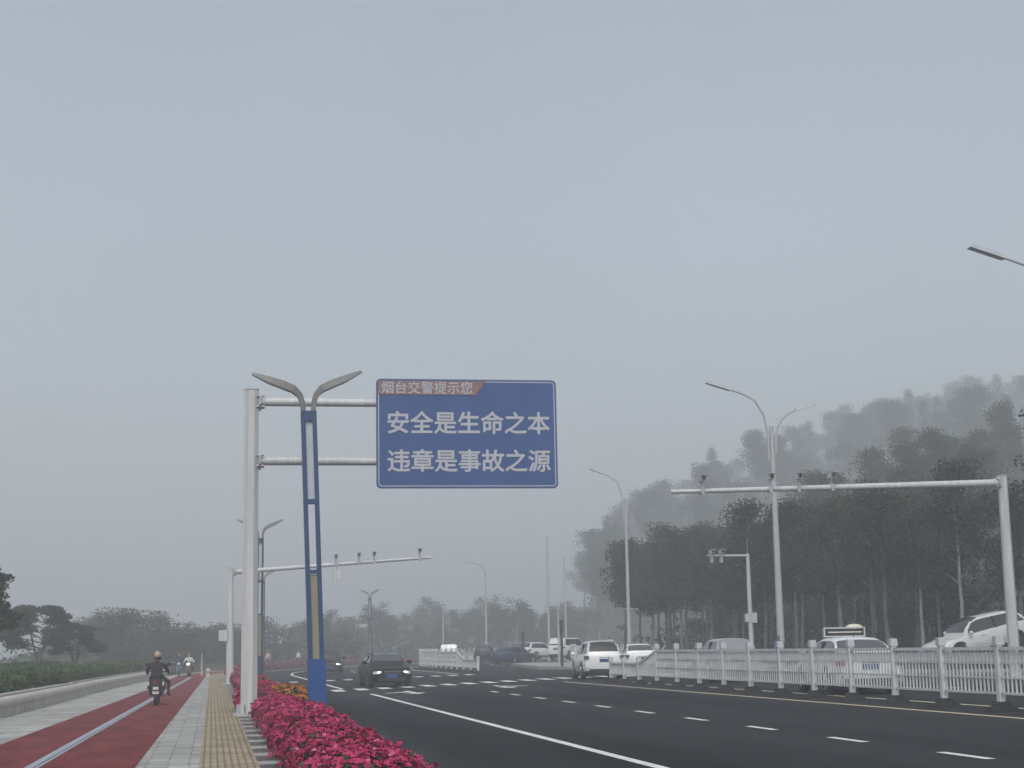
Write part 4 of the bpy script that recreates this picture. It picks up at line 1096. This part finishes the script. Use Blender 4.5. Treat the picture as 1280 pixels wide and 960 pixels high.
car('far_white_van', 'white van waiting behind the island, left of the white SUV', 'car', (31.6, 143, .50), FWD - R(40), 'van', 'paint_white', tail='tail_smoke')
car('far_white_minibus', 'white minibus with a dark window showing over the far fence', 'van', lane(150, 17.7), FWD + heading(150), 'van', 'paint_pearl', tail='headlight_off')

# ramp under the crossover
mb = MB()
vs = [(28.4, 60, zr(28) + .10), (28.4, 69, zr(28) + .10), (45, 69, 3.2), (45, 60, 3.2)]
mb.add(vs + [(x, y, z - .5) for x, y, z in vs], [(0, 3, 2, 1), (4, 5, 6, 7), (0, 1, 5, 4), (1, 2, 6, 5), (2, 3, 7, 6), (3, 0, 4, 7)])
struct(mb.build('ramp', M['asphalt']))

# ------------------------------------------------------------------ people and scooters
def skin_body(verts, edges, radii, root):
    me = bpy.data.meshes.new('person'); me.from_pydata(verts, edges, [])
    o = bpy.data.objects.new('person', me); COL.objects.link(o)
    sk = o.modifiers.new('skin', 'SKIN'); sk.use_smooth_shade = True
    for i, r in enumerate(radii):
        me.skin_vertices[0].data[i].radius = r if hasattr(r, '__len__') else (r, r)
    me.skin_vertices[0].data[root].use_root = True
    su = o.modifiers.new('sub', 'SUBSURF'); su.levels = 2; su.render_levels = 2
    dg = bpy.context.evaluated_depsgraph_get(); dg.update()
    out = bpy.data.meshes.new_from_object(o.evaluated_get(dg)); bpy.data.objects.remove(o); bpy.data.meshes.remove(me)
    return out
def person(label, loc, rz, J, shirt, trousers, group=None, sleeves=True):
    """J: joints in metres, facing +y. keys pelvis chest neck head, shoulder/elbow/wrist/hip/knee/ankle/toe + L or R"""
    t = tag(bpy.data.objects.new('person', None), label, 'person', group); COL.objects.link(t); t.location = loc; t.rotation_euler = (0, 0, rz)
    V = []; E = []; Rr = []; mats_of = []
    idx = {}
    def v(n, p, r, m): idx[n] = len(V); V.append(Vector(p)); Rr.append(r); mats_of.append(m)
    mid = Vector(J['pelvis']).lerp(Vector(J['chest']), .5)
    v('pelvis', J['pelvis'], (.165, .125), 1); v('mid', mid, (.155, .115), 0); v('chest', J['chest'], (.185, .125), 0)
    v('neckb', Vector(J['chest']).lerp(Vector(J['neck']), .72), .075, 0); v('neck', J['neck'], .055, 2)
    E += [(0, 1), (1, 2), (2, 3), (3, 4)]
    for s in 'LR':
        v('sh' + s, J['shoulder' + s], .072, 0); v('el' + s, J['elbow' + s], .050, 0 if sleeves else 2); v('wr' + s, J['wrist' + s], .034, 2)
        E += [(idx['chest'], idx['sh' + s]), (idx['sh' + s], idx['el' + s]), (idx['el' + s], idx['wr' + s])]
        v('hp' + s, J['hip' + s], .098, 1); v('kn' + s, J['knee' + s], .066, 1); v('an' + s, J['ankle' + s], .042, 1); v('to' + s, J['toe' + s], .036, 3)
        E += [(0, idx['hp' + s]), (idx['hp' + s], idx['kn' + s]), (idx['kn' + s], idx['an' + s]), (idx['an' + s], idx['to' + s])]
    me = skin_body(V, E, Rr, 0)
    co = np.empty(len(me.vertices) * 3); me.vertices.foreach_get('co', co); co = co.reshape(-1, 3)
    mb = MB(); mb.v = [tuple(p) for p in co.tolist()]
    mb.f = [tuple(p.vertices) for p in me.polygons]
    segs = [(V[a], V[b], (mats_of[b] if mats_of[b] != 2 or mats_of[a] == 2 else 0) if mats_of[b] != 3 else 3) for a, b in E]
    for f in mb.f:
        c = sum((Vector(mb.v[i]) for i in f), Vector()) / len(f); best = None
        for a, b, m_ in segs:
            ab = b - a; q = max(0, min(1, (c - a).dot(ab) / max(1e-9, ab.length_squared))); dd = (c - a - ab * q).length
            if best is None or dd < best[0]: best = (dd, m_)
        mb.m.append(best[1])
    h = Vector(J['head'])
    mb.ball(h, (.078, .098, .118), 14, 2, 10); mb.ball(h + Vector((0, .098, -.012)), (.014, .020, .020), 6, 2, 5)   # head and nose
    mb.ball(h + Vector((0, .085, -.055)), (.024, .014, .008), 6, 4, 5)
    for sx in (-1, 1):
        mb.ball(h + Vector((sx * .078, -.005, -.01)), (.010, .022, .032), 6, 2, 5); mb.ball(h + Vector((sx * .032, .083, .012)), (.013, .012, .009), 6, 5, 5)
    for s in 'LR':                                             # palm, four fingers, thumb
        w_ = Vector(J['wrist' + s]); e_ = Vector(J['elbow' + s]); dr = (w_ - e_).normalized(); sd = dr.cross(Vector((0, 0, 1))); sd = sd.normalized() if sd.length > .1 else Vector((1, 0, 0)); dn = dr.cross(sd)
        mb.tube([w_ - dr * .01, w_ + dr * .05, w_ + dr * .09], [.030, .038, .032], 8, 2)
        for k, ln in enumerate((.066, .076, .072, .056)):
            b0 = w_ + dr * .082 + sd * (.027 - .018 * k); mb.tube([b0, b0 + dr * ln * .5 + dn * .008, b0 + dr * ln * .75 + dn * .035, b0 + dr * ln * .6 + dn * .06], [.0095, .009, .0085, .007], 6, 2)
        b0 = w_ + dr * .03 + sd * .03; mb.tube([b0, b0 + sd * .025 + dr * .03, b0 + sd * .02 + dr * .06 + dn * .02], [.012, .011, .008], 6, 2)
    bpy.data.meshes.remove(me)
    bd = mb.build('body', [M[shirt], M[trousers], M['skin'], M['cloth_black'], M['tail_red'], M['hair']], t, smooth=60)
    return t, h
def hair(t, h, long=0.0):
    MB().ball(h + Vector((0, -.018, .025)), (.086, .098, .108), 14).build('hair', M['hair'], t, smooth=60)
def helmet(t, h, m):
    MB().ball(h + Vector((0, -.008, .035)), (.125, .145, .135), 16, 0, 10).box(h + Vector((0, .12, .045)), (.19, .09, .02)).build('helmet', M[m], t, smooth=50)
    MB().tube([tuple(h + Vector((0, -.01, -.11))), tuple(h + Vector((0, -.01, -.02)))], [.095, .128], 14).build('helmet_rim', M['black_trim'], t, smooth=50)
def cap(t, h, m):
    MB().ball(h + Vector((0, -.01, .05)), (.088, .105, .08), 12).box(h + Vector((0, .12, .055)), (.13, .10, .015)).build('cap', M[m], t, smooth=50)
def standing(step=0.12, arm=.12):
    return dict(pelvis=(0, 0, .95), chest=(0, .01, 1.30), neck=(0, .02, 1.50), head=(0, .045, 1.63),
        shoulderL=(-.17, 0, 1.40), elbowL=(-.22, -.04 - arm * .4, 1.14), wristL=(-.20, .05 - arm, .90), shoulderR=(.17, 0, 1.40), elbowR=(.22, -.02 + arm * .3, 1.14), wristR=(.20, .08 + arm, .90),
        hipL=(-.09, 0, .90), kneeL=(-.10, step * .7, .50), ankleL=(-.10, step, .08), toeL=(-.11, step + .15, .035), hipR=(.09, 0, .90), kneeR=(.10, .04 - step * .3, .50), ankleR=(.10, -step, .08), toeR=(.11, -step + .15, .035))
def riding(kx=.25, hx=.33):
    return dict(pelvis=(0, -.14, .86), chest=(0, -.06, 1.17), neck=(0, -.01, 1.36), head=(0, .03, 1.49),
        shoulderL=(-.19, -.03, 1.25), elbowL=(-.33, .10, 1.02), wristL=(-hx, .38, .985), shoulderR=(.19, -.03, 1.25), elbowR=(.33, .10, 1.02), wristR=(hx, .38, .985),
        hipL=(-.11, -.10, .83), kneeL=(-.20, .28, .76), ankleL=(-.17, .24, .36), toeL=(-.18, .40, .31), hipR=(.11, -.10, .83), kneeR=(kx, .22, .70), ankleR=(kx - .02, .10, .34), toeR=(kx + .02, .26, .29))
def scooter(label, loc, rz, m, group=None, light=False):
    t = thing('scooter', label, 'scooter', loc, rz, group)
    for y in (-.62, .66):
        wh = thing('wheel', None, None, (0, y, .255)); wh.parent = t
        MB().tube([(-.055, 0, 0), (-.035, 0, 0), (.035, 0, 0), (.055, 0, 0)], [.225, .255, .255, .225], 20).build('tyre', M['tyre'], wh, smooth=40)
        MB().tube([(-.06, 0, 0), (.06, 0, 0)], .15, 14).build('rim', M['rim_dark'], wh)
    b = MB()
    secs = [(-.86, .14, .52, .76), (-.78, .25, .32, .80), (-.5, .29, .28, .78), (-.2, .22, .28, .73), (.02, .13, .26, .60), (.10, .11, .25, .36)]
    skin_strip(b, [[(-w_ * .7, y, z0), (w_ * .7, y, z0), (w_, y, z0 + (z1 - z0) * .5), (w_ * .8, y, z1), (-w_ * .8, y, z1), (-w_, y, z0 + (z1 - z0) * .5), (-w_ * .7, y, z0)] for y, w_, z0, z1 in secs])
    b.build('rear_body', M[m], t, smooth=40)
    MB().box((0, -.38, .79), (.27, .74, .09), taper=.88).build('seat', M['seat_vinyl'], t)
    MB().box((0, .22, .28), (.30, .46, .07)).build('footboard', M[m], t)
    MB().box((0, .50, .60), (.38, .07, .62), rx=.22, taper=.8).box((0, .66, .46), (.13, .42, .06), rx=-.2).build('front_shield', M[m], t)
    MB().tube([(0, .66, .26), (0, .52, .75), (0, .44, 1.0)], .035, 8).tube([(-.36, .36, 1.0), (-.18, .42, 1.02), (.18, .42, 1.02), (.36, .36, 1.0)], .019, 8).build('handlebar', M['dark_metal'], t)
    for sx in (-1, 1):
        MB().tube([(sx * .22, .42, 1.02), (sx * .30, .40, 1.20)], .008, 5).ball((sx * .33, .39, 1.24), (.075, .02, .05)).build('mirror', M['black_trim'], t)
        MB().tube([(sx * .13, -.62, .255), (sx * .13, -.52, .58)], .028, 8).build('shock_absorber', M['chrome'], t)
        MB().box((sx * .22, -.81, .66), (.045, .06, .12)).build('indicator', M['headlight_off'], t)
    MB().box((0, -.87, .70), (.13, .03, .06)).build('tail_light', M['tail_red'], t)
    MB().box((0, -.88, .52), (.17, .02, .09), rx=-.2).build('number_plate', M['pale_grey'], t)
    MB().box((0, -.80, .42), (.20, .10, .20), rx=-.4).build('mudguard', M[m], t)
    MB().tube([(-.13, -.66, .76), (-.14, -.82, .98), (.14, -.82, .98), (.13, -.66, .76)], .018, 6).box((0, -.82, .97), (.26, .05, .10)).build('backrest', M['seat_vinyl'], t)
    o = MB().ball((0, .60, .86), (.11, .06, .08)).build('headlight', M['headlight_on' if light else 'headlight_off'], t, smooth=60)
    MB().box((0, .50, .93), (.26, .14, .16), taper=.8).build('cowl', M[m], t)
    return t
s_ = 49.0; x_ = -2.35 + .62; hd = R(-.9)
scooter('black scooter carrying the helmeted rider up the red path', (-1.68, 52.2, .004), hd, 'scooter_black')
p, h = person('person in a black jacket and pink-tan helmet riding the black scooter away from us', (-1.68, 52.2, .004), hd, riding(.36), 'cloth_black', 'cloth_black'); helmet(p, h, 'helmet_tan')
scooter('blue scooter coming down the red path in the distance', (-2.3, 118, .004), math.pi, 'scooter_blue')
p, h = person('person in dark blue riding the distant blue scooter towards us', (-2.3, 118, .004), math.pi, riding(.24), 'cloth_navy', 'cloth_navy'); hair(p, h)
scooter('distant scooter with its headlight on, right of the blue one', (-1.55, 115, .004), math.pi - .1, 'scooter_black', light=True)
p, h = person('person in a white top riding the scooter with the lit headlight', (-1.55, 115, .004), math.pi - .1, riding(.24), 'cloth_white', 'cloth_navy'); hair(p, h)
q = Vector((5.3, 158, 0))
p, h = person('person in a pink top on the far pavement behind the pink flowers', (q.x, q.y, 0), 2.6, standing(.1), 'cloth_pink', 'cloth_navy'); hair(p, h)
q = Vector((9.1, 175, 0))
p, h = person('person in a white top far along the pavement, left of the blue lamp', (q.x, q.y, 0), 2.4, standing(.14), 'cloth_white', 'cloth_navy'); hair(p, h)
p, h = person('person in blue with a pale cap standing at the tall lamp behind the fence', (25.9, 71.8, zr(25.3)), R(150), standing(.05), 'cloth_blue', 'cloth_navy'); cap(p, h, 'helmet_tan')
for i, (s, u, h_, lab) in enumerate(((116, -.3, .45, 'small round stone bollard at the end of the red path'),)):
    q = P(s, u); t = thing('bollard', lab, 'bollard', (q.x, q.y, 0))
    MB().tube([(0, 0, 0), (0, 0, .2)], [.16, .13], 12).build('foot', M['stone'], t, smooth=40); MB().ball((0, 0, .36), .19).build('ball', M['stone'], t, smooth=60)
q = P(120, -.9); plain_pole('post', 'pale thin post beside the far end of the red path', 'post', q.x, q.y, 0, 1.6, .06, 'pale_grey')

# ------------------------------------------------------------------ the air
def haze():
    mb = MB().box((0, 420, 57), (2300, 1500, 136))
    m = bpy.data.materials.new('haze'); m.use_nodes = True; t = m.node_tree
    for n in list(t.nodes): t.nodes.remove(n)
    o = t.nodes.new('ShaderNodeOutputMaterial'); v = t.nodes.new('ShaderNodeVolumePrincipled')
    v.inputs['Color'].default_value = (.87, .915, .95, 1); v.inputs['Density'].default_value = HAZE_DENSITY; v.inputs['Anisotropy'].default_value = .1
    v.inputs['Density Attribute'].default_value = ''
    t.links.new(v.outputs[0], o.inputs['Volume'])
    m.cycles.homogeneous_volume = True
    ob = mb.build('haze', m); tag(ob, kind='stuff')
haze()
